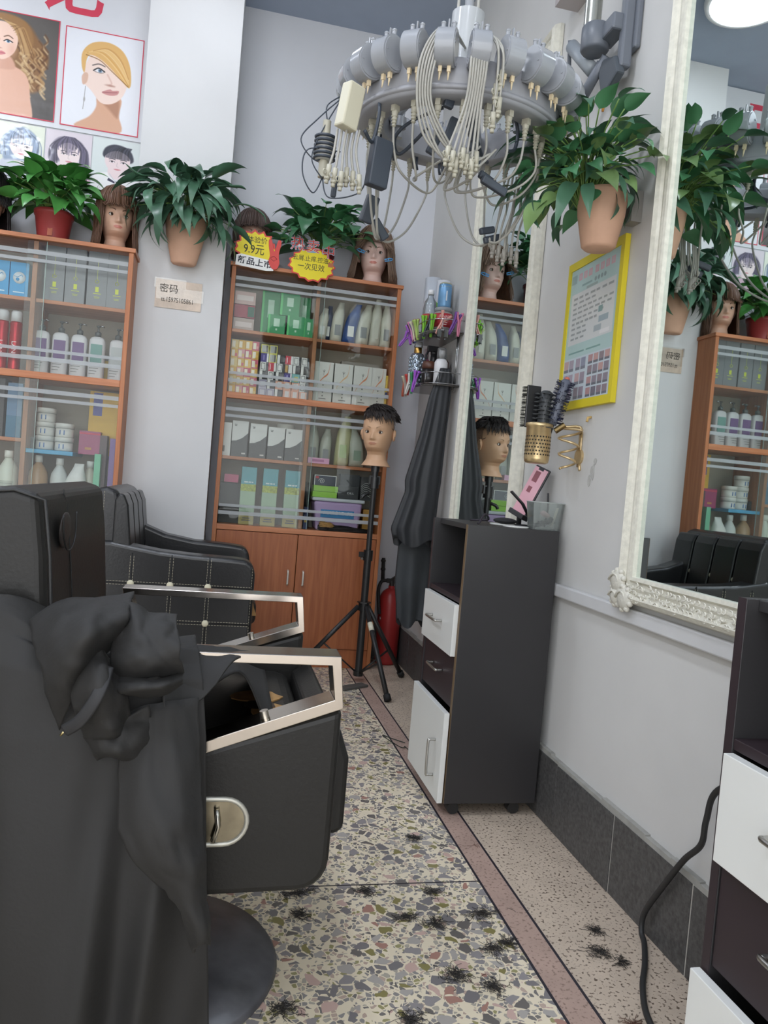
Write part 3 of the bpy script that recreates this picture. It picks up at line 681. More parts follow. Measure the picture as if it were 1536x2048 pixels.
for x, l, nme in ((-.817, pur, 'white pump bottle with purple label, first from the divider'), (-.739, pur, 'white pump bottle with purple label, second from the divider'), (-.662, pur, 'white pump bottle with purple label, third from the divider'), (-.586, tea, 'white pump bottle with teal label, fourth from the divider')): pump(nme, x, l)
pump('white pump bottle with grey label beside the right side panel', -.505, C_('b9bcbd'), 3.60)
pbox('yellow_carton', 'yellow carton behind the pump bottles', 'box', -.55, 3.68, 1.308, .14, .05, .10, C_('dcb547'), panels=[(.1, .35, .2, .8, white), (.6, .95, .1, .5, C_('cf9aa6'))])
# lower part
pbox('dark_carton', 'dark tall carton at the left edge of the lower section', 'box', -.967, 3.58, 1.02, .05, .1, .25, C_('3a3335'), panels=[(.1, .5, .6, .7, C_('8d8a8a'))])
pbox('blue_folder', 'slate blue box standing left of the divider', 'box', -.900, 3.58, 1.02, .06, .1, .235, C_('5f7fa0'), panels=[(0, 1, .0, .4, C_('3f6f8c'))])
pbox('yellow_carton', 'large yellow carton with a blue letter high in the lower section', 'box', -.545, 3.68, .975, .14, .06, .29, C_('dcb03c'), panels=[(.12, .4, .62, .98, C_('5a5aa0'))])
jar = M('jar_white', 'd9d7d1', .35); jb = C_('5f86c2')
def whitejar(lb, x, y, z):
    o = bottle('white_jar', lb, 'jar', x, y, z, [(0, [(.001, 0), (.036, 0), (.038, .004), (.038, .038)]), (0, [(.040, .039), (.040, .058), (.038, .061), (.001, .061)])], [jar], 'stacked white jars', 24)
    for a in (-1.9, -1.45): B().tube([(.0388*math.cos(a), .0388*math.sin(a), .010), (.0388*math.cos(a), .0388*math.sin(a), .030)], .0036, 6, flat=.6).build('blue_mark', jb, o)
for k in range(3): whitejar('white jar with blue marks, %s of the left stack of three' % ('lowest', 'middle', 'topmost')[k], -.783, 3.60, .980+.0615*k)
for k in range(2): whitejar('white jar with blue marks, %s of the right stack of two' % ('lower', 'upper')[k], -.700, 3.585, .980+.0615*k)
tag(B().box(-.841, -.645, 3.5, 3.73, .961, .979).build('blue_tray', C_('4a9cc4', .4), loc=(-.74, 3.6, .961), bevel=.002), 'light blue tray carrying the white jars above the bottles', 'tray')
pbox('black_case', 'small black case left of the stacked white jars', 'case', -.836+.008, 3.60, .980, .018, .06, .05, blk)
mg = M('bag_magenta', '9c2f63', .3, var=.1)
pbox('magenta_bag', 'magenta flat bag right of the white jars', 'bag', -.597, 3.63, .975, .09, .05, .105, mg, panels=[(0, 1, .86, .93, C_('cf3f5c')), (.3, .6, .2, .3, C_('c08a4f'))], bev=.004)
pbox('dark_carton', 'maroon and grey carton between the magenta bag and the purple box', 'box', -.532, 3.60, .695, .03, .06, .37, C_('59484c'))
pbox('green_box', 'narrow mint green box standing near the right side panel', 'box', -.545, 3.545, .695, .026, .04, .285, C_('6fb894'))
pbox('purple_box', 'narrow purple box against the right side panel', 'box', -.492, 3.60, .695, .024, .06, .36, C_('7a5f9c'))
def big_bottle(lb, x, y, col, h, r, cap, lab, capr=.016):
    o = bottle('refill_bottle', lb, 'bottle', x, y, .695, [(0, [(.001, 0), (r*.95, 0), (r, .006), (r, h*.62), (r*.92, h*.72), (r*.6, h*.81), (capr*.9, h*.86), (capr*.9, h*.88)]), (1, [(capr, h*.88), (capr, h*.99), (capr*.9, h), (.001, h)])], [col, cap], 'large refill bottles', 24)
    g = B(); g.grid(lambda u, v: ((r+.0006)*math.sin((u-.5)*1.7), -(r+.0006)*math.cos((u-.5)*1.7), h*(.15+.36*v)), 10, 1); g.build('label_sheet', lab, o)
    k = B()
    for q in range(6):
        z = h*(.46-.045*q); k.grid(lambda u, v: ((r+.0011)*math.sin((u-.5)*1.3), -(r+.0011)*math.cos((u-.5)*1.3), z+.0025*v), 6, 1)
    k.build('small_print', C_('9b9d97'), o)
mk = M('bottle_milky', 'd5d9cb', .4); am = M('bottle_amber', 'b08d6a', .25, var=.1); wh = M('bottle_greywhite', 'c9ccc9', .35)
big_bottle('milky bottle with square cap left of the divider', -.915, 3.56, mk, .268, .040, C_('e0e0d8'), C_('bfc3b6'), .019)
big_bottle('pale bottle at the left edge of the bottom shelf', -1.01, 3.6, mk, .26, .040, C_('c9c9c0'), C_('c9cdbb'))
big_bottle('amber clear bottle with white cap, first right of the divider', -.795, 3.57, am, .258, .041, C_('d9d6d0'), C_('a9794a'))
big_bottle('white bottle with grey lettering in the middle of the bottom shelf', -.707, 3.565, wh, .252, .036, C_('dcdcda'), C_('b9bcb9'))
big_bottle('clear bottle at the right behind the plastic bag', -.585, 3.60, M('bottle_clearish', 'b8b3a2', .25), .25, .036, C_('d5d5d0'), C_('a8865f'))
pouch('crumpled white plastic bag open at the top on the bottom shelf', -.642, 3.55, .695, .088, .235, [M('bag_white', 'dcdcd8', .35, bump=.6, bscale=30), M('bag_white2', 'cfcfca', .4)], .02, None, False, .03)
# ================================================================ MANNEQUIN HEADS
RINGS = [(0, .074, .062, .070), (.012, .066, .056, .066), (.03, .053, .046, .056), (.055, .047, .043, .056), (.070, .049, .052, .060), (.080, .053, .074, .064), (.090, .057, .086, .068),
         (.11, .064, .0915, .078), (.14, .071, .093, .090), (.17, .075, .0925, .098), (.20, .0765, .092, .1), (.23, .073, .085, .096), (.255, .063, .069, .083), (.275, .045, .048, .060), (.287, .022, .024, .03), (.2905, .002, .002, .003)]
def ringat(z):
    for a, b in zip(RINGS, RINGS[1:]):
        if z <= b[0]:
            t = (z-a[0])/(b[0]-a[0]); return [a[i]+(b[i]-a[i])*t for i in (1, 2, 3)]
    return list(RINGS[-1][1:])
def facep(x, y, z):
    if y > 0: return y
    g = lambda a, s: math.exp(-(a/s)**2)
    n = sm(.178, .134, z)*(1-sm(.131, .120, z)) if z > .12 else 0
    y -= .019*n*g(x, .0075+.005*sm(.16, .13, z))
    y -= .0055*g(x, .017)*g(z-.1075, .0085)+.004*g(x, .016)*g(z-.084, .012)
    y += .0022*g(x, .02)*g(z-.1075, .0022)
    y += .0085*g(abs(x)-.031, .017)*g(z-.164, .011)
    y -= .003*g(abs(x)-.03, .02)*g(z-.186, .007)
    y -= .003*g(abs(x)-.042, .018)*g(z-.13, .016)
    return y
def head_mesh(stubble):
    b = B(); nu, nv = 108, 130
    def f(u, v):
        z = .2905*v; hw, fr, bk = ringat(z); a = 2*PI*u
        x = hw*math.copysign(abs(math.sin(a))**.92, math.sin(a)); c = math.cos(a)
        y = -fr*c if c > 0 else -bk*c
        return (x, facep(x, y, z), z)
    b.grid(f, nu, nv, closed_u=True)
    b.f.append(tuple(range(nu-1, -1, -1))); b.mi.append(0); b.sh.append(False)
    for i, fc in enumerate(b.f):
        x, y, z = [sum(b.v[k][j] for k in fc)/len(fc) for j in range(3)]
        if y < -.02:
            lz = .1075+.002*math.cos(x*150)*0
            hl = .0075*max(0, 1-(abs(x)/.021)**2)**.6
            if abs(x) < .021 and abs(z-lz) < hl: b.mi[i] = 1
        if stubble == 'shaved' and z > .16 and (y > .0 or z > .245) and z > .16+.06*sm(.02, -.04, y): b.mi[i] = 3
    return b
IR = M('iris', '4a3626', .15); EW = M('eye_white', 'd9d3cb', .2); LASH = M('lash', '231c19', .6)
def make_head(name, label, loc, rz, scale, skin, hair, cat='mannequin head', stubble=None, group=None, lips='c27b6d', brow='7a5a47', rot=None):
    t = thing(name, label, cat, loc, rz, group); t.scale = (scale,)*3
    h = head_mesh(stubble).build('head', [M('skin_'+skin, skin, .42, var=.03), M('lips_'+lips, lips, .35), M('brow_'+brow, brow, .7), M('stubble', '8d6f5b', .7, var=.2, vscale=120)], t)
    for s in (-1, 1):
        x = s*.031; y = facep(x, -.0885, .1635)+.0035
        e = B(); e.ell((x, y, .1635), .0125, .006, .0068, 16, 8); e.m = 1
        e.lathe([(.0062, 0), (.0055, -.0009), (.001, -.0013)], (x+.001, y-.0052, .1638), 16, axis='y'); e.m = 2
        e.lathe([(.0028, -.0012), (.001, -.0019)], (x+.001, y-.0052, .1638), 12, axis='y')
        e.tube([(x+.0135*c, y-.0045+.004*c*c, .1635+.0072*(1-c*c)**.5+.0006) for c in [k/6-1 for k in range(13)]], .0014, 5)
        e.tube([(x+.0125*c, y-.0045+.004*c*c, .1635-.0068*(1-c*c)**.5) for c in [k/4-1 for k in range(9)]], .0006, 4)
        e.build('eye', [EW, IR, LASH], t)
        w = B()
        for dz, rr in ((0, .0019), (.0022, .0015), (-.0018, .0014)):
            P = [(s*(.015+.036*k/8), 0, .1835+dz*(1-k/10)+.0065*(1-((.015+.036*k/8-.034)/.019)**2)) for k in range(9)]
            w.tube([(x, facep(x, -ringat(z)[1]*math.sqrt(max(0, 1-(x/ringat(z)[0])**2)), z)-.0002, z) for x, _, z in P], lambda q_: rr*(1-.6*q_), 6)
        w.build('brow', M('brow_'+brow, brow, .7), t)
        r = B(); r.T = Matrix.Translation((s*.0755, .008, .158)) @ Matrix.Rotation(s*.35, 4, 'Z')
        r.ell((s*.003, 0, 0), .007, .017, .030, 14, 10); r.m = 0
        r.tube([(s*.009, .014*math.cos(a), .026*math.sin(a)-.002) for a in [k*.42-.9 for k in range(11)]], .0038, 6)
        r.tube([(s*.009, .006*math.cos(a)-.002, .012*math.sin(a)) for a in [k*.6-.6 for k in range(7)]], .003, 6)
        r.build('ear', MATS['skin_'+skin], t)
    hair(t)
    return t
def hair_long(matname, c, length, bang=.185, gap=0, seed=1, flare=.0, n=330, part=0, vol=1.0, jag=.01):
    def go(t):
        q = random.Random(seed); m = M(matname, c, .42, var=.28, vscale=30, grain=(6, 6, .6)); cap = B(); lk = B()
        def cf(u, v):
            a = 2*PI*u; e = PI/2*(1-v)
            return (.082*vol*math.cos(e)*math.sin(a), (-.098 if math.cos(a) > 0 else -.108)*vol*math.cos(e)*math.cos(a), .20+.103*math.sin(e))
        cap.grid(lambda u, v: cf(u, v*.93), 32, 10, closed_u=True)
        a0 = .95
        def back(u, v):
            a = a0+(2*PI-2*a0)*u; k = 1-.16*sm(0, .5, v)*(1 if length < .2 else .6)+flare*v
            return (.083*vol*k*math.sin(a), (-.098 if math.cos(a) > 0 else -.108)*vol*k*math.cos(a), .205-(.205-length)*v*.97)
        cap.grid(back, 32, 8)
        cap.build('hair_cap', m, t)
        for i in range(n):
            a = q.uniform(-PI, PI); front = abs(a) < .80
            end = bang+q.uniform(-.008, .006)+gap*(1-abs(a)/.8)*0 if front else length+q.uniform(-jag, jag*2)
            if front and gap and abs(a) < gap: continue
            off = q.uniform(.98, 1.09)*vol; P = []
            sa = a+(.5*math.copysign(1, a)*(-1) if front and part else 0)
            for k in range(6):
                e = PI/2*(1-k/5.0*.95); aa = sa+(a-sa)*k/5
                fr = -.098 if math.cos(aa) > 0 else -.108
                P.append((.083*off*math.cos(e)*math.sin(aa), fr*off*math.cos(e)*math.cos(aa), .20+.104*off*math.sin(e)))
            x, y, z = P[-1]
            if z > end:
                st = 5
                for k in range(1, st+1):
                    v = k/st; kk = 1-(.10*sm(0, .6, v) if not front else -.02)+flare*v
                    P.append((x*kk+q.uniform(-.002, .002), y*kk+q.uniform(-.002, .002), z+(end-z)*v))
            r0 = q.uniform(.002, .0042)
            lk.tube(P, lambda s: r0*(1-.75*s**2), 5)
        for i in range(46):    # stray hairs
            a = q.uniform(1.1, 2*PI-1.1); z = q.uniform(.1, .31); o = q.uniform(1.05, 1.2)
            lk.tube([(.085*o*math.sin(a)*(1+.05*k), -.1*o*math.cos(a)*(1+.03*k), z-.012*k) for k in range(4)], .0004, 3)
        lk.build('hair', m, t)
    return go
def hair_short(t):
    q = random.Random(11); m = M('hair_short_black', '2a2321', .5, var=.3, vscale=40); b = B()
    def cf(u, v):
        a = 2*PI*u; e = PI/2*(1-v*.72); return (.079*math.cos(e)*math.sin(a), (-.094 if math.cos(a) > 0 else -.098)*math.cos(e)*math.cos(a), .205+.098*math.sin(e))
    b.grid(cf, 32, 8, closed_u=True); b.build('hair_cap', m, t)
    k = B()
    for i in range(900):
        a = q.uniform(-PI, PI); e = q.uniform(.5, 1.52)
        fr = -.094 if math.cos(a) > 0 else -.098
        p = Vector((.079*math.cos(e)*math.sin(a), fr*math.cos(e)*math.cos(a), .203+.098*math.sin(e)))
        dn = (p-Vector((0, 0, .18))).normalized()
        fl = Vector((.55+math.sin(a)*.5, -.75, 0)) if math.cos(a) > -.3 else Vector((math.sin(a)+.3, .6, 0))
        fl = fl-dn*fl.dot(dn); fl.normalize(); L = q.uniform(.022, .042)
        if math.cos(a) > .2 and e < .95: dv2 = Vector((.25+.3*math.sin(a), -.25, -1)).normalized(); L = q.uniform(.03, .05)
        else: dv2 = fl
        k.tube([p-dn*.004, p+dn*.007+fl*L*.35, p+dn*.008+fl*L*.55+dv2*L*.35, p+dn*.004+fl*L*.6+dv2*L*.8], lambda s: .0034*(1-.75*s), 4)
    for i in range(90):
        a = q.uniform(1.0, 2.2); e = q.uniform(.45, .9); p = Vector((.079*math.cos(e)*math.sin(a), -.094*math.cos(e)*math.cos(a), .203+.098*math.sin(e)))
        k.tube([p, p+Vector((.014, 0, .004)), p+Vector((.030, .004, -.002)), p+Vector((.038, .006, -.012))], lambda s: .003*(1-.8*s), 4)
    k.build('hair', m, t)
    B().tube(catmull([(.052, -.066, .215), (.063, -.045, .195), (.067, -.034, .207), (.0745, -.018, .19), (.0765, 0, .185)], 5), .0014, 5).build('hairline_cut', LASH, t)
# on the right cabinet
make_head('mannequin_head', 'mannequin head with dark brown bobbed hair behind the pink-edged yellow price sign', (.055, 3.852, 1.96), .12, .92, 'c9a592', hair_long('hair_bob', '4f3f38', .055, bang=.198, seed=3, n=600, vol=1.14, flare=.12))
BH = make_head('mannequin_head', 'mannequin head with long light brown hair and two blue clips on the cabinet', (.676, 3.853, 1.96), -.20, .96, 'dcbcb0', hair_long('hair_lightbrown', '7d6553', .02, bang=.165, gap=.42, seed=5, n=620, vol=1.16, flare=.42, part=1, jag=.016))
make_head('mannequin_head', 'mannequin head with reddish brown fringed hair at right end of the left cabinet', (-.548, 3.60, 1.88), .25, .92, 'd0a78f', hair_long('hair_redbrown', '6a4c3a', .0, bang=.195, seed=8, n=560, vol=1.13, flare=.2))
make_head('mannequin_head', 'mannequin head with long black hair at far left behind the red plant pot', (-1.085, 3.595, 1.88), .6, .92, 'c79f88', hair_long('hair_black_long', '2b2628', -.0, bang=.12, seed=9, n=520, vol=1.14, flare=.22))
# blue sectioning clips in the light brown hair
clipb = M('clip_blue', '5aa6df', .3)
def seclip(label, p, d):
    b = B(); p = Vector(p); d = Vector(d).normalized(); n = d.cross(Vector((0, 1, 0))).normalized()
    for s in (-1, 1):
        b.tube([p+n*s*.004, p+d*.03+n*s*.0065, p+d*.045+n*s*.002], .0028, 6)
    b.tube([p+d*.02-n*.006+Vector((0, -.004, 0)), p+d*.02+n*.006+Vector((0, -.004, 0))], .002, 6)
    o = b.build('hair_clip', clipb, loc=p); return tag(o, label, 'hair clip', 'blue clips in the light brown hair')
_hm = Matrix.Translation((.676, 3.853, 1.96)) @ Matrix.Rotation(-.20, 4, 'Z') @ Matrix.Scale(.96, 4)
seclip('blue hair clip at the left temple of the light brown head', tuple(_hm @ Vector((-.046, -.105, .150))), (-1, .15, .35))
seclip('blue hair clip at the right cheek of the light brown head', tuple(_hm @ Vector((.060, -.100, .120))), (1, .25, .35))

# ---- tripod with the practice head
T0 = Vector((.705, 3.50, 0))
tp = thing('tripod_stand', 'black tripod stand carrying the short-haired practice head by the cabinet', 'tripod', T0)
bm_ = M('tripod_black', '242424', .4); bm2 = M('tripod_joint', '1d1d1d', .3)
B().cyl((0, 0, .03), (0, 0, .62), .0175, 20).build('lower_tube', bm_, tp)
B().cyl((0, 0, .60), (0, 0, .945), .013, 18).build('upper_tube', bm_, tp)
B().cyl((0, 0, .585), (0, 0, .635), .023, 20).box(-.045, -.015, -.008, .008, .60, .625).build('clamp_collar', bm2, tp, bevel=.002)
B().cyl((-.03, -.012, .594), (-.03, .012, .594), .006, 10).build('clamp_knob', M('knob_steel', '8a8a88', .3, metal=1), tp)
B().cyl((0, 0, .345), (0, 0, .385), .026, 20).cyl((0, 0, .381), (0, 0, .387), .034, 6).build('leg_hub', bm2, tp, bevel=.001)
B().cyl((0, 0, .03), (0, 0, .055), .024, 16).build('brace_hub', bm2, tp)
B().cyl((0, 0, .93), (0, 0, .985), .023, 18).cyl((0, 0, .985), (0, 0, 1.01), .016, 16).cyl((0, 0, 1.01), (0, 0, 1.06), .021, 16).box(-.026, .026, -.012, .012, .95, .99).build('head_clamp', bm2, tp)
B().tube(catmull([(-.02, 0, .905), (-.045, -.01, .895), (-.055, -.01, .88)], 4), .008, 8).build('clamp_knob', bm2, tp)
feet = [(.781, 3.171), (.425, 3.50), (.945, 3.60)]
for i, (fx, fy) in enumerate(feet):
    f = Vector((fx, fy, .012))-T0; top = Vector((f.x*.09, f.y*.09, .365))
    if i == 1: f.z = .075
    l = B().tube([top, f], .0115, 12).build('leg', bm_, tp)
    B().tube([f+(top-f)*.05, f-(top-f)*.01], .0165, 12).build('rubber_foot', M('rubber_black', '1b1b1b', .7), l)
    m = top+(f-top)*.62
    B().tube([Vector((f.x*.04, f.y*.04, .045)), m], .0065, 8, flat=.6).build('brace', bm_, tp)
    if i == 0: B().tube([top+(f-top)*.18, top+(f-top)*.27], .0125, 12).build('paper_sticker', C_('d9d4bf'), l)
B().box(-.17, -.02, -.10, -.05, .0, .012).build('base_plate', M('plate_grey', '55534f', .6), tp, bevel=.003).rotation_euler = (0, 0, .55)
make_head('mannequin_head', 'practice head with short black undercut hair on the tripod', (.705, 3.50, 1.036), -.48, .95, 'cfa684', hair_short, stubble='shaved', lips='b98369', brow='a08063')

# ================================================================ PLANTS
def leaf_mesh(name, L, w, droop, fold, tip=1.6, wave=0):
    b = B()
    def f(u, v):
        s = v; ww = w*(math.sin(PI*min(1, s**.62))**.9)*(1 if s < .5 else (1-((s-.5)/.5)**tip*.35)) if 0 < s < 1 else .0004
        x = (u-.5)*2*ww; ang = droop*s
        y = L*(math.sin(ang)/droop if abs(droop) > 1e-3 else s); z = -L*(1-math.cos(ang))/droop if abs(droop) > 1e-3 else 0
        return (x, y, z+abs(u-.5)*2*fold*ww+wave*math.sin(9*s+3*u)*ww)
    b.grid(f, 4, 9); me = b.build(name, []); d = me.data; bpy.data.objects.remove(me)
    return d
def leaf_mat(name, c, tipc=None):
    m = M(name, c, .34, var=.22, vscale=6, spec=.45); nt = m.node_tree; b = nt.nodes['Principled BSDF']
    src = b.inputs['Base Color'].links[0].from_socket
    oi = nt.nodes.new('ShaderNodeObjectInfo'); hs = nt.nodes.new('ShaderNodeHueSaturation'); mr = nt.nodes.new('ShaderNodeMapRange')
    mr.inputs[3].default_value = .75; mr.inputs[4].default_value = 1.35
    nt.links.new(oi.outputs['Random'], mr.inputs[0]); nt.links.new(mr.outputs[0], hs.inputs['Value']); nt.links.new(src, hs.inputs['Color'])
    nt.links.new(hs.outputs[0], b.inputs['Base Color'])
    b.inputs['Subsurface Weight'].default_value = 0
    return m
def plant(root, crown, leaves, mats, stemm, seed, spread, n, elr=(-.3, 1.3), rad=(.05, .16), hs=(.0, .1), azr=(-PI, PI), size=(.8, 1.2), tips=0, flatY=1.0, wall=None):
    """n leaves, each its own object sharing one of a few leaf meshes, on petioles from the crown"""
    q = random.Random(seed); st = B(); cr = Vector(crown); k = 0
    while k < n:
        az = q.uniform(*azr); el = q.uniform(*elr); d = q.uniform(*rad)
        dr = Vector((math.cos(az)*math.cos(el), math.sin(az)*math.cos(el)*flatY, math.sin(el)))
        p = cr+Vector((dr.x*d*spread, dr.y*d*spread, dr.z*d*.9+q.uniform(*hs)))
        ang = math.atan2(dr.y, dr.x)-PI/2+q.uniform(-.5, .5)
        pitch = el*.75+q.uniform(-.35, .3)
        s = q.uniform(*size)
        if wall:
            tipw = root.matrix_basis @ (p+Vector((-math.sin(ang), math.cos(ang), 0))*.1*s)
            if not wall(tipw) or not wall(root.matrix_basis @ p): continue
        o = bpy.data.objects.new('leaf', mats[0][q.randrange(len(mats[0]))]); COL.objects.link(o); o.parent = root
        o.location = p; o.rotation_euler = Euler((pitch, q.uniform(-.5, .5), ang), 'XYZ'); o.scale = (s, s, s)
        st.tube(catmull([cr+Vector((dr.x*.012, dr.y*.012, -.05)), cr+(p-cr)*.45+Vector((0, 0, .022)), p], 4), .0018, 5)
        k += 1
    st.build('stem', stemm, root)
def with_mat(mesh, m):
    c = mesh.copy(); c.materials.clear(); c.materials.append(m); return c
lmA = leaf_mat('leaf_fresh', '4a8a42'); lmB = leaf_mat('leaf_dark', '4c725a'); lmC = leaf_mat('leaf_mid', '4a7f57'); lmY = leaf_mat('leaf_yellow_tip', '6f8a56')
stg = M('stem_green', '6f8f4a', .5)
def pot(root, prof, m, name='pot', n=32, sy=1): return B().lathe(prof, n=n, sy=sy).build(name, m, root)
potred = M('pot_red', 'a53f3f', .4, var=.05); potpk = M('pot_peach', 'd0a68c', .75, var=.08, vscale=10, bump=.5, bscale=30); soil = M('soil', '3a2f28', .95)
wide = [leaf_mesh('leafw%d' % i, .10+.012*i, .030+.003*i, .7+.35*i, .25) for i in range(3)]
# red pot on the left cabinet
p1 = thing('potted_plant', 'leafy pothos in a red plastic pot on top of the left cabinet', 'plant', (-.808, 3.60, 1.88))
pot(p1, [(.001, 0), (.060, 0), (.062, .01), (.077, .118), (.081, .12), (.083, .138), (.079, .14), (.075, .125), (.001, .122)], potred); B().lathe([(.001, .128), (.074, .126)], n=24).build('soil', soil, p1)
B().box(-.008, .012, -.0745, -.0715, .012, .115).build('pot_streak', M('pot_streak', 'c9765c', .5), p1).rotation_euler = (-.14, 0, 0)
plant(p1, (0, 0, .135), None, ([with_mat(w, lmA) for w in wide],), stg, 21, 1.4, 112, (-.2, 1.25), (.05, .16), (0, .07), size=(.85, 1.25), wall=lambda p: p.y < 3.75)
# dark red pot on the right cabinet
p2 = thing('potted_plant', 'leafy pothos in a dark red pot between the two mannequin heads', 'plant', (.395, 3.865, 1.96))
pot(p2, [(.001, 0), (.056, 0), (.058, .01), (.072, .115), (.078, .12), (.078, .135), (.001, .13)], M('pot_darkred', '7a2f35', .45))
plant(p2, (0, -.01, .15), None, ([with_mat(w, lmC) for w in wide],), stg, 33, 1.45, 110, (-.15, 1.2), (.05, .17), (0, .09), size=(.85, 1.25), wall=lambda p: p.y < 3.97)
# wall planter on the pillar
narrow = [leaf_mesh('leafn%d' % i, .15+.03*i, .022+.004*i, 1.1+.5*i, .3, wave=.05) for i in range(3)]
p3 = thing('hanging_planter', 'peace lily with long drooping leaves in a peach half pot on the pillar', 'plant', (-.243, 3.612, 1.862))
b = B(); b.lathe([(.001, 0), (.048, 0), (.056, .008), (.085, .13), (.094, .20), (.096, .21), (.088, .21), (.001, .19)], (0, -.06, 0), n=32, sy=.62); b.build('pot', potpk, p3)
plant(p3, (0, -.07, .215), None, ([with_mat(w, lmB) for w in narrow],), stg, 44, 1.4, 130, (-.75, 1.2), (.03, .16), (0, .07), size=(.7, 1.15), wall=lambda p: p.y < 3.60, flatY=.75)
lng = B()
for (pts) in ([(0, -.07, .2), (-.10, -.12, .34), (-.2, -.16, .33), (-.26, -.18, .36)], [(0, -.07, .2), (.09, -.12, .33), (.21, -.13, .36), (.25, -.14, .35)], [(0, -.07, .2), (.12, -.1, .24), (.24, -.12, .29), (.33, -.12, .26), (.35, -.12, .22)], [(0, -.07, .2), (-.04, -.12, .36), (.02, -.13, .37), (.05, -.13, .33)], [(0, -.07, .2), (.03, -.1, .32), (.06, -.12, .36), (.085, -.12, .385)]):
    P = catmull(pts, 6)
    o = B(); o.tube(P, lambda s: .002+.0085*math.sin(PI*min(1, max(0, (s-.35)/.65)))**.8 if s > .35 else .002, 6, flat=.25); o.build('leaf', lmB, p3)
# wall planter on the right wall
p4 = thing('hanging_planter', 'bushy peace lily with yellow-tipped leaves in a peach pot on the right wall', 'plant', (XW, 1.82, 1.605))
b = B(); b.lathe([(.001, 0), (.036, 0), (.044, .007), (.060, .085), (.064, .135), (.064, .143), (.058, .143), (.001, .13)], (-.105, 0, 0), n=32); b.build('pot', potpk, p4)
B().box(-.03, -.001, -.02, .02, .08, .16).build('hook_plate', C_('8d8a85'), p4)
plant(p4, (-.145, .02, .15), None, ([with_mat(w, lmB) for w in narrow[:2]]+[with_mat(w, lmC) for w in wide]+[with_mat(wide[1], lmY)],), stg, 52, 1.35, 170, (-.75, 1.2), (.04, .15), (0, .10), size=(.5, .85), wall=lambda p: p.x < 1.0)
# ================================================================ SIGNS, BANNER, NOTES
def burst(cx, cz, rx, rz, n, dip, jit=0, seed=1):
    q = random.Random(seed); P = []
    for i in range(2*n):
        k = 1 if i % 2 == 0 else dip; k *= 1+q.uniform(-jit, jit); a = PI*i/n
        P.append((cx+rx*k*math.cos(a), cz+rz*k*math.sin(a)))
    return P
yel = M('sign_yellow', 'f0dc1e', .45); redp = M('sign_red', 'd8443c', .45); ink = M('ink_black', '20222c', .6); pinkp = M('sign_pink', 'ee8f8f', .45); wht = M('sign_white', 'f2f1ee', .45)
def plate(name, poly, y0, y1, m, par): return B().prism(poly, y0, y1).build(name, m, par)
def sgn(loc, label, tilt):
    t = thing('price_sign', label, 'sign', loc); t.rotation_euler = (0, 0, 0); return t
s1 = sgn((.075, 3.728, 1.942), 'yellow starburst price sign with a red hand, before the bob-haired head', 0)
plate('red_edge', burst(.0, .082, .094, .083, 15, .84, .07, 2), -.0015, .0025, redp, s1)
plate('yellow_star', burst(.0, .082, .083, .073, 15, .86, .07, 2), -.0035, -.0016, yel, s1)
plate('white_banner', [(-.083, .002), (-.082, .045), (-.06, .052), (.06, .040), (.082, .032), (.082, -.004), (.05, -.008)], -.0050, -.0036, wht, s1)
text('体验价', .030, ink, s1, (.004, -.0040, .118), width=.085); text('9.9元', .050, ink, s1, (-.008, -.0040, .076), width=.088)
text('新品上市', .034, ink, s1, (.0, -.0054, .021), rot=(PI/2, .06, 0), width=.148, bold=.0007)
hp = catmull([(.070, .010, 0), (.058, .034, 0), (.062, .062, 0), (.055, .098, 0), (.053, .126, 0), (.064, .132, 0), (.072, .108, 0), (.080, .080, 0), (.087, .104, 0), (.094, .130, 0), (.106, .130, 0), (.108, .112, 0), (.102, .082, 0), (.102, .056, 0), (.106, .032, 0), (.098, .008, 0), (.084, .002, 0)], 4, True)
B().prism([(p.x, p.y) for p in hp], -.0085, -.0056).build('victory_hand', redp, s1, bevel=.001)
B().tube([(.064, -.009, .05), (.08, -.009, .038), (.094, -.009, .048), (.080, -.009, .060), (.066, -.009, .052)], .0011, 5).build('hand_line', M('hand_line', '8d2322', .5), s1)
s2 = sgn((.35, 3.722, 1.919), 'yellow sunburst sign with red Chinese characters, before the dark red pot', 0)
plate('red_edge', burst(0, .072, .104, .073, 15, .88, .03, 4), -.0015, .0025, redp, s2)
plate('yellow_star', burst(0, .072, .096, .066, 15, .89, .03, 4), -.0035, -.0016, yel, s2)
for i, (ch, x, z, s) in enumerate((('热', -.068, .150, .062), ('卖', -.002, .146, .060), ('中', .065, .132, .062))):
    text(ch, s, M('char_blue_edge', '7fa6d8', .5), s2, (x, -.0040, z), bold=.0020); text(ch, s, wht, s2, (x, -.0046, z), bold=.0011); text(ch, s, redp, s2, (x, -.0052, z), bold=.0)
text('去屑.止痒.控油', .026, ink, s2, (-.008, -.0040, .094), width=.15); text('一次见效', .032, ink, s2, (-.004, -.0040, .060), width=.115)
B().box(.068, .09, -.0048, -.0036, .072, .09).tube([(.072, -.004, .09), (.079, -.004, .1), (.086, -.004, .09)], .0015, 5).tube([(.088, -.004, .07), (.09, -.004, .06)], .0012, 4).build('lock_print', C_('c0704a'), s2)

s1.scale = (1.1, 1, 1.1); s2.scale = (1.14, 1, 1.14); s2.location.z -= .008
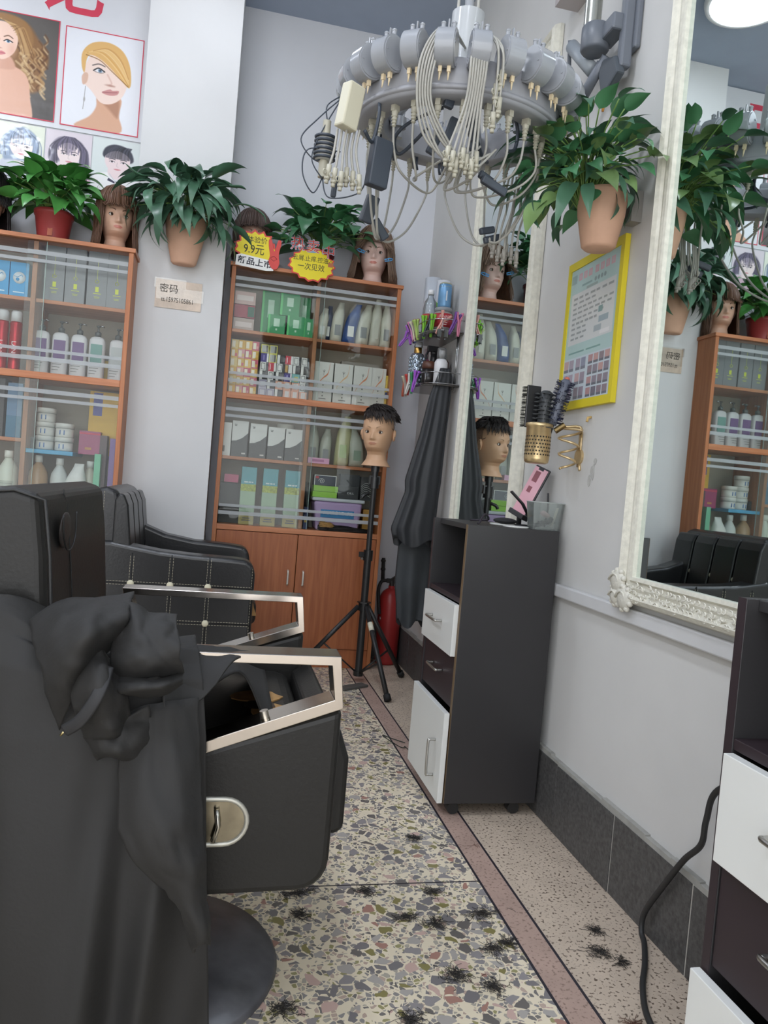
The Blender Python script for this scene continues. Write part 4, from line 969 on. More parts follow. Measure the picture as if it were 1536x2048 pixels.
# ---- note on the pillar
nt_ = thing('taped_note', 'beige paper note under clear tape on the pillar below the planter', 'note', (-.258, 3.617, 1.675))
B().box(-.104, .102, -.0015, 0, 0, .128).build('paper', M('note_paper', 'c9b6a3', .6, var=.16, vscale=18, bump=.5, bscale=30, coat=.6), nt_)
for k in range(2): B().box(-.11+.01*k, .03+.08*k, -.0026, -.0018, .088-.05*k, .134-.04*k).build('tape', glass_mat('tape', (.97, .96, .94), .9), nt_)
text('密码', .042, M('ink_grey', '4c463f', .7), nt_, (-.045, -.0032, .086)); text('tt.15975105861', .030, MATS['ink_grey'], nt_, (-.004, -.0030, .038), width=.140)

# ---- banner with hairstyle portraits on the partition wall
bn = thing('hairstyle_banner', 'white glossy salon banner with red outlined portraits of two women, upper left', 'banner', (-1.08, 3.757, 2.42))
film = M('banner_film', 'd9dade', .22, var=.02, bump=.5, bscale=9, coat=.5)
B().box(-.62, .595, -.003, 0, 0.028, .875).build('sheet', film, bn)
text('记', .30, M('banner_red', 'cf4258', .4), bn, (.245, -.0036, .665), bold=.004)
SK = 'ecc9b6'
def woman1():
    p = Paint(300, 440, '54504d'); p.V -= .30; p.ellipse(.5, .6, .75, .8, '635e5a', .5)
    p.poly([(.28, 1.02), (.42, 1.10), (.60, 1.02), (.72, .86), (.86, .70), (.88, .5), (.80, .35), (.84, .18), (.70, .06), (.56, .1), (.5, .3), (.3, .4), (.1, .3), (.02, .5), (.1, .85)], '8a6542', .05)
    q = random.Random(1)
    for i in range(46):
        x = q.uniform(.46, .84); z = q.uniform(.08, .8)
        p.stroke([(x-.12*(.9-z), z+.16), (x+.03, z+.08), (x-.02, z), (x+.04, z-.08)], q.uniform(.006, .018), q.choice(['6b4a2f', 'b08a5c', 'c9a878', '5a3c27', 'd6bb92']), .02, .7)
    p.poly([(.0, .33), (.18, .42), (.42, .40), (.60, .28), (.66, .0), (.66, -.4), (.0, -.4)], 'dcae97', .02); p.poly([(.14, .5), (.3, .55), (.40, .48), (.42, .36), (.2, .34)], 'cf9f88', .03)
    p.poly([(.02, .78), (.06, .95), (.2, 1.02), (.34, .98), (.44, .84), (.43, .66), (.36, .54), (.24, .47), (.12, .53), (.04, .65)], 'ecc9b6', .015)
    p.ellipse(.37, .63, .05, .09, 'dcaa95', .08, 0, .6)
    p.poly([(.04, .9), (.16, 1.04), (.40, 1.0), (.47, .84), (.52, .70), (.58, .6), (.66, .8), (.56, 1.05), (.3, 1.14), (.08, 1.1)], '9a7349', .03)
    for i in range(14): p.stroke([(.16+.02*i, 1.06-.004*i*i*.3), (.36+.012*i, .98), (.46+.012*i, .78), (.5+.016*i, .6)], .006, q.choice(['b9905e', '7c5836', 'd0ad78']), .014, .7)
    for x, z, w in ((.10, .775, .055), (.315, .74, .06)):
        p.stroke([(x-w, z+.062), (x, z+.085), (x+w, z+.055)], .007, '7b5b48', .01); p.ellipse(x, z+.004, w*.85, .022, 'e8e4e4', .012); p.ellipse(x, z+.004, .022, .022, '5a7f9c', .01); p.ellipse(x, z+.004, .009, .009, '1c1c22', .006)
        p.stroke([(x-w, z), (x-.01, z+.026), (x+w, z-.002)], .007, '2e2624', .008)
    p.stroke([(.20, .76), (.17, .66), (.19, .63)], .007, 'd6a894', .018); p.ellipse(.2, .63, .028, .010, 'c48f7e', .015)
    p.poly([(.10, .575), (.17, .592), (.2, .586), (.24, .59), (.29, .56), (.22, .53), (.16, .535)], 'd07f82', .01); p.stroke([(.11, .572), (.2, .565), (.28, .56)], .003, 'a8565c', .006)
    return p.mat('portrait_curls')
def woman2():
    p = Paint(300, 380, 'dfe0e6'); q = random.Random(2)
    p.ellipse(.45, .6, .7, .8, 'e6e7ec', .5)
    p.poly([(.18, .0), (.36, .16), (.44, .30), (.46, .46), (.75, .46), (.74, .24), (.76, .0)], 'd6a88c', .02); p.poly([(.46, .42), (.6, .36), (.73, .44), (.73, .2), (.62, .28)], 'b5876d', .04)
    p.poly([(.24, .6), (.28, .85), (.4, 1.04), (.62, 1.06), (.80, .92), (.83, .7), (.78, .5), (.66, .38), (.50, .36), (.36, .5), (.28, .56)], 'efd7cb', .012)
    p.poly([(.25, .56), (.30, .60), (.31, .70), (.27, .72), (.23, .66)], 'd9b49f', .012)
    p.poly([(.22, .80), (.22, .98), (.34, 1.12), (.55, 1.16), (.74, 1.08), (.85, .88), (.86, .62), (.70, .74), (.50, .9), (.34, .96), (.28, .9), (.26, .72)], 'dcb070', .012)
    for i in range(26):
        t = i/25; p.stroke([(.26+.1*t, .97+.05*t), (.45+.1*t, 1.0+.08*t), (.66+.06*t, .84+.13*t), (.845-.01*t, .62+.12*t)], .004, q.choice(['e9c88f', 'c9975a', 'd9a860', 'f0d7a6']), .008, .7)
    p.stroke([(.27, .95), (.45, .91), (.62, .79), (.84, .63)], .005, '8c6234', .01)
    p.stroke([(.36, .83), (.44, .86), (.52, .84)], .007, '6f6460', .01); p.ellipse(.45, .775, .062, .028, 'e6e4e6', .012); p.ellipse(.46, .775, .026, .026, '7c93a8', .01); p.ellipse(.46, .775, .010, .010, '22242a', .006)
    p.stroke([(.375, .765), (.44, .806), (.52, .77)], .008, '3a3535', .008); p.stroke([(.39, .755), (.46, .745), (.51, .757)], .004, '8c7c78', .008)
    p.stroke([(.56, .74), (.62, .64), (.60, .61), (.66, .60)], .008, 'd9b5a6', .02); p.ellipse(.60, .605, .05, .012, 'b58a7c', .018)
    p.poly([(.50, .50), (.60, .555), (.64, .545), (.72, .555), (.70, .50), (.60, .475)], 'c98f8c', .01); p.stroke([(.51, .505), (.61, .515), (.70, .53)], .004, '9c5e60', .006)
    p.stroke([(.285, .54), (.28, .42), (.27, .24)], .004, '9d9a98', .006); p.ellipse(.28, .37, .012, .03, 'a9a5a2', .01)
    return p.mat('portrait_blond')
def portrait(name, seed, bg, hair, skin, top, style):
    p = Paint(220, 260, bg); q = random.Random(seed)
    p.poly([(.0, .0), (.06, .3), (.3, .42), (.7, .42), (.95, .3), (1, .0)], top, .02)
    p.poly([(.36, .55), (.62, .55), (.66, .38), (.5, .28), (.34, .38)], skin, .02)
    if style == 'bob': p.poly([(.12, .6), (.18, .95), (.5, 1.12), (.82, .95), (.90, .6), (.84, .34), (.66, .36), (.3, .36), (.14, .36)], hair, .05)
    if style == 'messy': p.poly([(.08, .66), (.2, .95), (.42, 1.06), (.76, .98), (.92, .7), (.96, .42), (.80, .46), (.7, .7), (.4, .72), (.3, .5), (.12, .5)], hair, .06)
    if style == 'boy': p.poly([(.26, .74), (.24, .95), (.42, 1.07), (.66, 1.04), (.80, .9), (.78, .70)], hair, .03)
    p.poly([(.27, .62), (.28, .82), (.5, .94), (.74, .82), (.75, .62), (.64, .46), (.52, .40), (.38, .46)], skin, .015)
    dark = [tuple(.6*c for c in p.c(hair)), tuple(min(1, 1.25*c) for c in p.c(hair))]
    if style != 'boy':
        for i in range(26):
            x = .22+.58*i/25; p.stroke([(.5+(x-.5)*.4, 1.06), (x, .92), (x+q.uniform(-.02, .02), .74 if style == 'bob' else q.uniform(.66, .84))], .012, q.choice(dark+[p.c(hair)]), .02, .8)
        for i in range(24):
            s = q.choice((-1, 1)); x = .5+s*q.uniform(.26, .42); p.stroke([(.5+s*.18, 1.0), (x, .8), (x+s*q.uniform(-.04, .06), .45)], .010, q.choice(dark+[p.c(hair)]), .02, .8)
    else:
        for i in range(22): p.stroke([(.28+.022*i, .76), (.32+.02*i, .93), (.44+.016*i, 1.03)], .010, q.choice(dark+[p.c(hair)]), .015, .8)
        p.poly([(.33, .24), (.48, .19), (.48, .23), (.62, .17), (.63, .26), (.48, .23), (.35, .30)], '2a2a44', .01, False)
        p.stroke([(.36, .40), (.5, .25), (.66, .40)], .008, 'c9c9d0', .01)
    for s in (-1, 1):
        x = .515+s*.115; p.stroke([(x-.06, .73), (x, .745), (x+.06, .73)], .008, dark[0], .012, .8); p.ellipse(x, .68, .05, .018, 'e9e4e6', .01); p.ellipse(x, .68, .020, .019, '3d3338', .01)
        p.stroke([(x-.055, .678), (x, .70), (x+.055, .678)], .005, '2f2930', .008)
    p.stroke([(.51, .67), (.50, .585), (.53, .575)], .006, tuple(.86*c for c in p.c(skin)), .014)
    p.poly([(.44, .515), (.49, .528), (.54, .528), (.59, .515), (.52, .49)], 'd08a90', .01)
    return p.mat(name)
rl = MATS['banner_red']
def framed(mat, x0, x1, z0, z1):
    card('portrait_print', mat, x0+1.08, x1+1.08, z0-2.42, z1-2.42, -.0045, bn, .001)
    b = B(); a, c, d, e = x0+1.08, x1+1.08, z0-2.42, z1-2.42; w = .004
    b.box(a-w, c+w, -.0056, -.003, d-w, d).box(a-w, c+w, -.0056, -.003, e, e+w).box(a-w, a, -.0056, -.003, d, e).box(c, c+w, -.0056, -.003, d, e)
    b.build('red_outline', rl, bn)
framed(woman1(), -1.178, -.875, 2.475, 2.92); framed(woman2(), -.842, -.508, 2.472, 2.908)
# three loose portrait photos under the banner
for i, (mt, x0, x1, lb) in enumerate((
        (portrait('photo_bluehair', 3, 'dfe3d2', '8d9db4', 'efe0dc', 'c9ccd6', 'bob'), -1.10, -.906, 'photo print of a woman with short blue grey hair, left under the banner'),
        (portrait('photo_messy', 4, 'd9cfd6', '5b5468', 'ecdad8', 'd7b5c2', 'messy'), -.900, -.702, 'photo print of a woman with messy dark hair, in the middle under the banner'),
        (portrait('photo_bowtie', 5, 'd5dcda', '3b3b46', 'e6d2d2', 'ecebea', 'boy'), -.698, -.478, 'photo print of a man with bow tie, right of the row under the banner'))):
    z1, z0 = 2.442, 2.205
    tag(card('portrait_photo', mt, x0, x1, z0, z1, 3.7565, None, .002, loc=((x0+x1)/2, 3.757, z0)), lb, 'photo')

# ---- yellow framed poster on the right wall
po = thing('framed_poster', 'yellow-framed pale teal notice poster with small photos on the right wall', 'poster', (XW, 2.01, 1.222))
PY0, PY1, PH = -.165, .168, .448
def poster():
    p = Paint(300, 420, 'b3cdcb'); q = random.Random(9); H = 1.4
    p.rect(.06, .93, .60, 1.13, 'd3d6d6')
    for i, (n, w) in enumerate(((7, .8), (4, .5), (8, .82), (7, .8), (6, .66), (6, .54), (3, .34), (3, .36), (3, .3))):
        x = .11
        for k in range(n):
            ww = w/n*q.uniform(.6, .85); p.rect(x, x+ww, 1.065-.052*i, 1.085-.052*i, '8d9496', .8); x += w/n
    p.rect(.58, .72, .66, .72, 'a8b3b8'); p.rect(.66, .84, .74, .80, '9fb0b8'); p.rect(.70, .88, .62, .66, 'e3e3e3'); p.rect(.64, .72, .84, .90, '7f9ea0')
    p.rect(.10, .42, .505, .52, '7fa39f'); p.rect(.46, .74, .505, .52, '7fa39f'); p.rect(.0, 1, .0, .46, 'c3cfd6')
    for r in range(4):
        for c in range(4): p.rect(.53+.105*c, .53+.105*c+.088, .03+.108*r, .03+.108*r+.09, q.choice(['8f8088', 'b58f8f', '77727d', 'c09a96', '8d8591'])); p.rect(.53+.105*c, .53+.105*c+.088, .03+.108*r, .03+.108*r+.022, '6b6f78')
    for r in range(3):
        for c in range(4): x = .03+.108*c+(.03 if c > 1 else 0); p.rect(x, x+.092, .03+.146*r, .03+.146*r+.118, q.choice(['a79aa8', '9a8f9c', 'c2a2a2', '8f93a6'])); p.rect(x, x+.092, .03+.146*r, .03+.146*r+.03, '777b86')
    x = .18
    for k in range(7): p.rect(x, x+.07, 1.255-.0*k, 1.325, 'd9a4ae', .85); p.rect(x+.02, x+.05, 1.27, 1.31, 'c3bcc2', .7); x += .1 if k != 2 else .13
    p.rect(.03, .14, 1.24, 1.33, '93abab', .8); p.rect(.26, .46, 1.18, 1.20, '86a2a4', .8)
    for k in range(4): p.ellipse(.53+.06*k, 1.195, .022, .022, '8fa0a2', .006)
    p.rect(.36, .58, 1.135, 1.16, '9aa8a6', .8)
    return p.mat('poster_print', .3, .2)
card('poster_print', poster(), PY1-.014, PY0+.014, .02, PH-.02, -.0125, po, .002, 'yz')
f = B(); yb_ = M('poster_yellow', 'd9c72a', .5)
for a in ((PY0, PY1, 0, .024), (PY0, PY1, PH-.024, PH), (PY0, PY0+.019, .024, PH-.024), (PY1-.019, PY1, .024, PH-.024)): f.box(-.016, -.001, a[0], a[1], a[2], a[3])
f.build('border', yb_, po)
B().box(-.0105, -.001, PY0+.01, PY1-.01, .01, PH-.01).build('backing', C_('8f8d88'), po)

# ================================================================ GOLD BRUSH HOLDER AND BRUSHES
gh = thing('brush_holder', 'gold wall holder with a perforated brush cup and wire dryer spiral', 'holder', (XW, 2.0, 1.02))
gm = M('champagne_gold', 'd6bd90', .32, metal=.75, var=.08, vscale=30); gdk = M('hole_dark', '2c251c', .8)
cc = Vector((.905-XW, .09, .0)); R = .037
b = B(); b.lathe([(.001, .032), (.028, .032), (.035, .036), (R, .046), (R, .138), (R+.004, .140), (R+.004, .150), (R-.001, .152), (R-.003, .150), (R-.003, .05), (.001, .045)], cc, 36); b.build('cup', gm, gh)
h = B()
for r in range(6):
    for k in range(26):
        a = 2*PI*(k+.5*(r % 2))/26; p = cc+Vector((R*math.cos(a), R*math.sin(a), .058+.0105*r)); n_ = Vector((math.cos(a), math.sin(a), 0)); t_ = Vector((-n_.y, n_.x, 0))
        h.add([p+n_*.0004+t_*.0027*math.cos(2*PI*q/8)+Vector((0, 0, .0027*math.sin(2*PI*q/8))) for q in range(8)], [tuple(range(8))])
o = h.build('cup_hole', gdk, gh); o['kind'] = 'stuff'
W_ = B()
W_.tube(catmull([(-.060, .065, .143), (-.03, .045, .146), (-.012, .03, .147), (-.004, .02, .135), (-.003, .02, .06), (-.003, .01, .02)], 6), .0042, 8)
W_.tube([(-.004, .02, .13), (-.004, .02, .03)], .010, 10, flat=.35); W_.cyl((0, .02, .06), (-.008, .02, .06), .022, 16)
sp = []
for k in range(40):
    a = -.9+k*.40; rr_ = .036-.0003*k; sp.append((-.040+rr_*math.cos(a)*.85, .020+rr_*math.sin(a)*1.0, .135-.0029*k))
W_.tube(catmull([(-.05, .055, .14)]+sp, 3), .0036, 8)
W_.build('wire_spiral', gm, gh)
B().cyl((-.07, .055, .130), (-.045, .048, .150), .009, 10).build('joint', M('gold_dark', '7d6a48', .4, metal=1), gh)
tag(B().tube([(XW, 1.975, 1.192), (XW-.01, 1.975, 1.19), (XW-.012, 1.975, 1.178)], .004, 8).build('wall_hook', C_('c9a86a'), loc=(XW, 1.975, 1.18)), 'small yellowish hook stuck on the wall above the wire spiral', 'hook')
def brush(label, base, top, r, col, bristle, n, tipc=None, taper=.8, rings=0):
    t = thing('hair_brush', label, 'brush', base, group='brushes in the gold cup'); d = Vector(top)-Vector(base); L = d.length; d.normalize(); q = random.Random(n)
    B().tube([d*-.0, d*L*.45], .008, 10).build('handle', C_('1c1c1e', .35), t)
    B().tube([d*L*.42, d*L*.5, d*L*.75, d*L*.97, d*L], lambda s: r*(.8+.2*s) if s < .9 else r*.55, 14).build('barrel', col, t)
    if tipc: B().ell(d*L, r*.5, r*.5, r*.5, 12, 8).build('tip', tipc, t)
    a1 = d.orthogonal().normalized(); a2 = d.cross(a1); b = B()
    for i in range(n):
        if rings: s = .44+.5*(i % rings)/(rings-1)
        else: s = q.uniform(.44, .97)
        g = q.uniform(0, 2*PI); u = a1*math.cos(g)+a2*math.sin(g); p = d*L*s+u*r*.8
        b.tube([p, p+u*r*.85+d*.001], .0009, 3)
    b.build('bristles', bristle, t)['kind'] = 'stuff'
bpos = Vector((.905, 2.09, 1.072))
brush('navy round brush with coral tip, tallest in the gold cup', bpos+Vector((.010, -.008, 0)), bpos+Vector((.060, -.03, .232)), .0165, C_('5f6472'), C_('2c2f48', .5), 420, C_('c9705c'))
brush('dark grey ringed round brush at the front of the gold cup', bpos+Vector((0, -.012, 0)), bpos+Vector((.008, -.012, .195)), .0195, C_('3a3d40'), C_('4c4f50', .5), 560, rings=9)
t = thing('hair_brush', 'flat black paddle brush at the left of the gold cup', 'brush', bpos+Vector((-.022, .012, 0)), group='brushes in the gold cup')
B().box(-.022, .022, -.004, .004, .085, .21).build('paddle', C_('1e1e20', .3), t, bevel=.003); B().tube([(0, 0, 0), (0, 0, .09)], .008, 10).build('handle', C_('a8433c'), t)
b = B(); q = random.Random(4)
for i in range(170):
    z = q.uniform(.085, .205); y = q.uniform(-.004, .008); b.tube([(-.022, y, z), (-.034, y, z-.001)], .0007, 3)
b.build('bristles', C_('3a3a34'), t)['kind'] = 'stuff'

# ================================================================ TOOL TROLLEYS
lam = M('laminate_black', '302f30', .42, var=.04, bump=.05, bscale=200); laml = M('laminate_edge', '6f5b43', .5); lamb = M('laminate_brown', '30262a', .45)
wdr = M('front_white', 'dedfdb', .35); steel = M('brushed_steel', 'b9b7b2', .3, metal=1); darkin = M('inside_dark', '232122', .6)
def handle_u(par, y0, y1, z0, z1, x):
    B().tube(catmull([(x, y0, z0), (x-.017, y0, z0), (x-.022, y0+(y1-y0)*.08, z0+(z1-z0)*.08), (x-.022, y0+(y1-y0)*.92, z0+(z1-z0)*.92), (x-.017, y1, z1), (x, y1, z1)], 4), .0042, 8).build('handle', steel, par)
def trolley(label, y0, y1, x0, x1, top, wheels=True):
    t = thing('tool_trolley', label, 'trolley', ((x0+x1)/2, (y0+y1)/2, 0)); cx, cy = (x0+x1)/2, (y0+y1)/2; th = .016
    def bx(n, m, a, b, c, d, e, f, p=None, bev=.0012): return B().box(a-cx, b-cx, c-cy, d-cy, e, f).build(n, m, p or t, bevel=bev)
    z0 = .038
    for s in (0, 1):
        a, b = (y0, y0+th) if s == 0 else (y1-th, y1)
        p = bx('side_panel', lam, x0, x1, a, b, z0, top); bx('edge_band', laml if s == 0 else lamb, x0-.0008, x0+.0001, a, b, z0, top, p, 0)
    bx('back_panel', darkin, x1-.012, x1-.002, y0+th, y1-th, z0, top-.006)
    bx('top_panel', lam, x0+.02, x1-.012, y0+th, y1-th, top-.017, top-.001)
    bx('shelf', lamb, x0+.002, x1-.012, y0+th, y1-th, .624, .640); bx('bottom_panel', lam, x0+.002, x1-.012, y0+th, y1-th, z0, z0+.016)
    bx('partition', lam, x0+.02, x1-.012, y0+th, y1-th, .300, .314)
    d = bx('drawer', wdr, x0-.014, x0+.002, y0+th+.002, y1-th-.002, .468, .620); handle_u(d, (y0+y1)/2-.05-cy, (y0+y1)/2+.05-cy, .552, .552, x0-.014-cx)
    d = bx('drawer', lamb, x0+.002, x0+.018, y0+th+.002, y1-th-.002, .316, .464); handle_u(d, (y0+y1)/2-.05-cy, (y0+y1)/2+.05-cy, .40, .40, x0+.002-cx)
    d = bx('door', wdr, x0-.020, x0-.004, y0+.004, y1-.002, z0+.0, .304); handle_u(d, y0+.065-cy, y0+.068-cy, .10, .205, x0-.020-cx)
    for sx in (x0+.035, x1-.06):
        for sy in (y0+.03, y1-.03):
            w = B(); w.cyl((sx-cx, sy-cy-.014, .018), (sx-cx, sy-cy+.014, .018), .018, 18); w.build('caster', M('caster_black', '242424', .5), t)
            B().cyl((sx-cx, sy-cy, .0345), (sx-cx, sy-cy, .0382), .017, 18).build('caster_plate', steel, t)
    return t
TR1 = trolley('black tool trolley with white drawer and door, in the middle against the wall', 2.055, 2.415, .70, .985, .857)
TR2 = trolley('black tool trolley with white drawer at the right edge, beside the cord', .560, .918, .72, .985, .836)
# things on the middle trolley
TT = .8565
tubg = glass_mat('tub_plastic', (.90, .92, .91), .7, 'c9cfcc', .16)
tb = thing('plastic_tub', 'clear plastic tub of combs and clips on top of the middle trolley', 'tub', (.958, 2.112, TT+.0045))
b = B(); rp = lambda w, d, z: [(x*w, y*d, z) for x, y in ((-1, -.6), (-.7, -1), (.7, -1), (1, -.6), (1, .6), (.7, 1), (-.7, 1), (-1, .6))]
b.add(rp(.042, .034, 0)+rp(.050, .042, .082), [tuple(range(7, -1, -1))]+[(k, (k+1) % 8, (k+1) % 8+8, k+8) for k in range(8)])
b.build('tub', tubg, tb, solid=.0012); B().tube(rp(.0505, .0425, .082), .0018, 6, closed=True).build('rim', glass_mat('tub_rim', (.85, .88, .87), .8, 'd9dedb', .45), tb)
def put(name, label, cat, pts, r, m, flat=None, loc=(.955, 2.10, TT+.006), group=None):
    L = Vector(loc); o = B().tube([L+Vector(p) for p in pts], r, 8, flat=flat).build(name, m, loc=loc); return tag(o, label, cat, group)
put('comb', 'black comb standing in the clear tub', 'comb', [(.0, .0, .002), (.006, 0, .06), (.003, .002, .105)], .005, blk, .5)
put('flat_brush', 'dark flat brush leaning in the clear tub', 'brush', [(-.03, .0, .006), (.005, .01, .012), (.026, .012, .03)], .010, C_('2f3032'), .6)
put('folded_card', 'pale card leaning in the clear tub', 'card', [(.014, -.012, .006), (.024, -.010, .03), (.034, -.006, .062)], .010, C_('d6d3c2'), .12)
put('pink_sponge', 'pale pink sponge in the clear tub', 'sponge', [(-.012, -.005, .045), (.006, -.002, .036)], .013, C_('cdb0b0'), .6)
q = random.Random(6)
for k in range(5): put('hair_clip', 'black hair clip lying in the bottom of the clear tub', 'hair clip', [(-.026+.011*k, -.012+.005*(k % 3), .016+.003*k), (-.006+.009*k, -.004, .010+.002*k)], .0055, C_('26272c'), .7, group='black clips in the clear tub')
for x, y, lb, cat in ((.868, 2.112, 'white lid on the trolley top in front of the clear tub', 'lid'), (.865, 2.215, 'white lid under the black sponge on the trolley top', 'lid')):
    o = B().lathe([(.001, 0), (.036, 0), (.040, .004), (.036, .0055), (.001, .004)], n=32).build('plastic_saucer', wdr); o.location = (x, y, TT-.0005); tag(o, lb, cat)
tb.location.z = TT; 
o = B().ell((0, 0, 0), .038, .03, .010, 20, 10).build('black_sponge', C_('202022', .7)); o.location = (.868, 2.20, TT+.0145); tag(o, 'flat black sponge on the white lid of the middle trolley', 'sponge')
cb = B().tube(catmull([(.80, 2.33, TT+.004), (.83, 2.25, TT+.012), (.80, 2.20, TT+.03), (.77, 2.16, TT+.005), (.755, 2.13, TT+.004)], 8), .003, 8).build('coiled_cord', C_('2a2530', .5), loc=(.79, 2.23, TT)); tag(cb, 'short dark cord loop on top of the middle trolley', 'cord')
ph = thing('smartphone', 'smartphone with pink screen leaning against the wall on the middle trolley', 'phone', (.925, 2.235, .895))
_z = Vector((.060, -.03, .155)).normalized(); _y = Vector((.35, -.94, 0)); _y = (_y-_z*_y.dot(_z)).normalized(); _y = -_y; _x = _y.cross(_z)
ph.rotation_euler = Matrix((_x, _y, _z)).transposed().to_euler()
B().box(-.004, .004, -.036, .036, 0, .165).build('case', C_('1f1f24', .35), ph, bevel=.004, seg=3)
B().box(-.0055, -.0038, -.032, .032, .006, .160).build('screen', M('phone_screen', 'b58a94', .12, emit=.12, coat=.5), ph)
B().box(-.0062, -.0052, -.006, .018, .112, .148).box(-.0062, -.0052, -.002, .016, .075, .095).build('screen_picture', M('phone_picture', '7d4a52', .2, emit=.06), ph)
B().box(-.0064, -.0050, -.012, .012, .153, .160).build('notch', blk, ph)
B().box(-.014, .014, -.037, .037, -.010, .006).build('phone_cradle', blk, ph, bevel=.002)
o = B().box(-.03, .03, -.03, .03, 0, .006).tube([(0, 0, .005), (0, 0, .05)], .008, 10).build('phone_stand', blk); o.location = (.93, 2.24, TT); tag(o, 'small black stand under the leaning smartphone', 'stand')
put('comb', 'black paddle comb leaning beside the smartphone', 'comb', [(-.0, .0, 0), (-.045, .0, .07), (-.085, .0, .105)], .010, C_('1c1c1e'), .4, (.955, 2.175, TT+.002))
# ================================================================ WALL SHELF WITH TIERS
chrome = M('chrome', 'b9babb', .15, metal=1); shm = M('shelf_smoked', '3a3632', .2, coat=.3)
ws = thing('wire_shelf', 'two-tier black wall shelf with chrome rails, full of clips and bottles in the corner', 'shelf', (XW, 3.46, 1.40))
def tray(z, nm):
    P = [(0, -.20), (-.10, -.19), (-.148, -.14), (-.165, -.05), (-.165, .10), (-.15, .155), (-.10, .17), (0, .17)]
    B().prism(P, z-.008, z, 'xy').build(nm, shm, ws, bevel=.002)
    r = B()
    for dz in (.0, .05): r.tube(catmull([(x*.985, y*.985, z+dz+.003) for x, y in P], 4), .0024, 6)
    for k in range(1, 7): x, y = P[k]; r.tube([(x*.985, y*.985, z), (x*.985, y*.985, z+.053)], .0016, 5)
    r.build('rail', chrome, ws)
tray(.025, 'lower_tray'); tray(.262, 'upper_tray')
for y in (-.17, -.15): B().tube([(-.012, y, .0), (-.012, y, .30)], .003, 6).build('upright', chrome, ws)
ZU, ZL = 1.6625, 1.4255
bottle('film_roll', 'clear plastic film roll, tallest at the back of the upper shelf', 'roll', .93, 3.57, ZU, [(0, [(.001, 0), (.042, 0), (.042, .305), (.036, .305), (.036, .30), (.001, .30)])], [M('film_silver', 'c3c8d0', .12, coat=.8)], n=28)
o = bottle('film_roll', 'white roll with green leaf print on the upper shelf behind the blue can', 'roll', .963, 3.50, ZU, [(0, [(.001, 0), (.034, 0), (.034, .28), (.028, .28), (.001, .275)])], [M('roll_white', 'd8dade', .15, coat=.6)], n=28)
b = B(); b.grid(lambda u, v: (.0346*math.sin((u-.9)*1.5), -.0346*math.cos((u-.9)*1.5), .05+.13*v*(1-.3*u)), 8, 4); b.build('green_print', C_('7cc03f'), o)
o = bottle('drink_can', 'light blue drink can standing on the red-labelled jar', 'can', .945, 3.40, ZU+.129, [(0, [(.001, 0), (.026, 0), (.031, .008), (.031, .100), (.027, .113), (.024, .115), (.001, .111)])], [M('can_blue', '6f9dc4', .3, metal=.3, var=.15, vscale=25)], n=28)
B().lathe([(.0312, .095), (.0285, .108), (.027, .1135)], n=28).build('can_shoulder', M('can_yellow', 'c3b87a', .3, metal=.4), o)
B().box(-.003, .003, -.0322, -.030, .03, .075).build('small_print', C_('d5dbe2'), o)
o = bottle('label_jar', 'plastic jar with red label and grey lid under the blue can', 'jar', .945, 3.40, ZU+.001, [(0, [(.001, 0), (.040, 0), (.044, .006), (.044, .10), (.040, .108)]), (1, [(.041, .108), (.041, .125), (.038, .128), (.001, .128)])], [M('jar_clear', '8f8a86', .2), M('jar_lid', '8d9093', .3)], n=30)
B().lathe([(.0446, .035), (.0446, .098)], n=30).build('label_sheet', M('label_red', 'b3343b', .4), o); text('PENNY', .021, C_('e9d5d5'), o, (-.004, -.0456, .08), width=.05)
k = B()
for q_ in range(3): k.box(-.012, .014-.004*q_, -.0462, -.0452, .062-.009*q_, .066-.009*q_)
k.build('small_print', C_('e3c3c0'), o)
o = bottle('water_bottle', 'clear water bottle with white cap on the upper shelf', 'bottle', .892, 3.45, ZU+.001, [(0, [(.001, 0), (.032, 0), (.034, .005), (.034, .12), (.028, .16), (.013, .185), (.013, .195)]), (1, [(.0145, .195), (.0145, .215), (.013, .217), (.001, .217)])], [glass_mat('bottle_clear', (.86, .89, .9), .9, 'c3c9cc', .25), C_('e6e6e6')])
B().lathe([(.0345, .05), (.0345, .10)], n=20).build('label_sheet', C_('b0423f'), o)
o = bottle('pump_bottle', 'faceted silver bottle with gold collar on the lower shelf', 'bottle', .872, 3.53, ZL+.001, [(0, [(.001, 0), (.034, 0), (.036, .01), (.036, .15), (.028, .165)]), (1, [(.017, .165), (.019, .168), (.019, .192), (.016, .195)]), (2, [(.020, .195), (.022, .2), (.018, .222), (.001, .226)])], [M('silver_facet', 'a9b3bd', .18, metal=.8), gold, glass_mat('cap_clear_glass', (.9, .92, .92), .8, 'cccccc', .2)])
b = B()
for r in range(8):
    for c in range(12):
        a = 2*PI*(c+.5*(r % 2))/12; b.ell((.0365*math.cos(a), .0365*math.sin(a), .018+.0175*r), .0065, .0065, .009, 6, 4)
b.build('facets', MATS['silver_facet'], o)
bottle('pink_bottle', 'small pink bottle behind the faceted one on the lower shelf', 'bottle', .925, 3.57, ZL+.001, [(0, [(.001, 0), (.019, 0), (.019, .14), (.014, .15)]), (1, [(.012, .15), (.012, .20), (.001, .205)])], [C_('cf6fa0', .3), C_('b9a6ad')])
o = bottle('spray_bottle', 'black trigger spray bottle on the lower shelf under the upper tray', 'bottle', .945, 3.50, ZL+.001, [(0, [(.001, 0), (.030, 0), (.032, .005), (.032, .09), (.018, .125), (.016, .165), (.018, .166), (.018, .18), (.001, .185)])], [C_('242426', .3)])
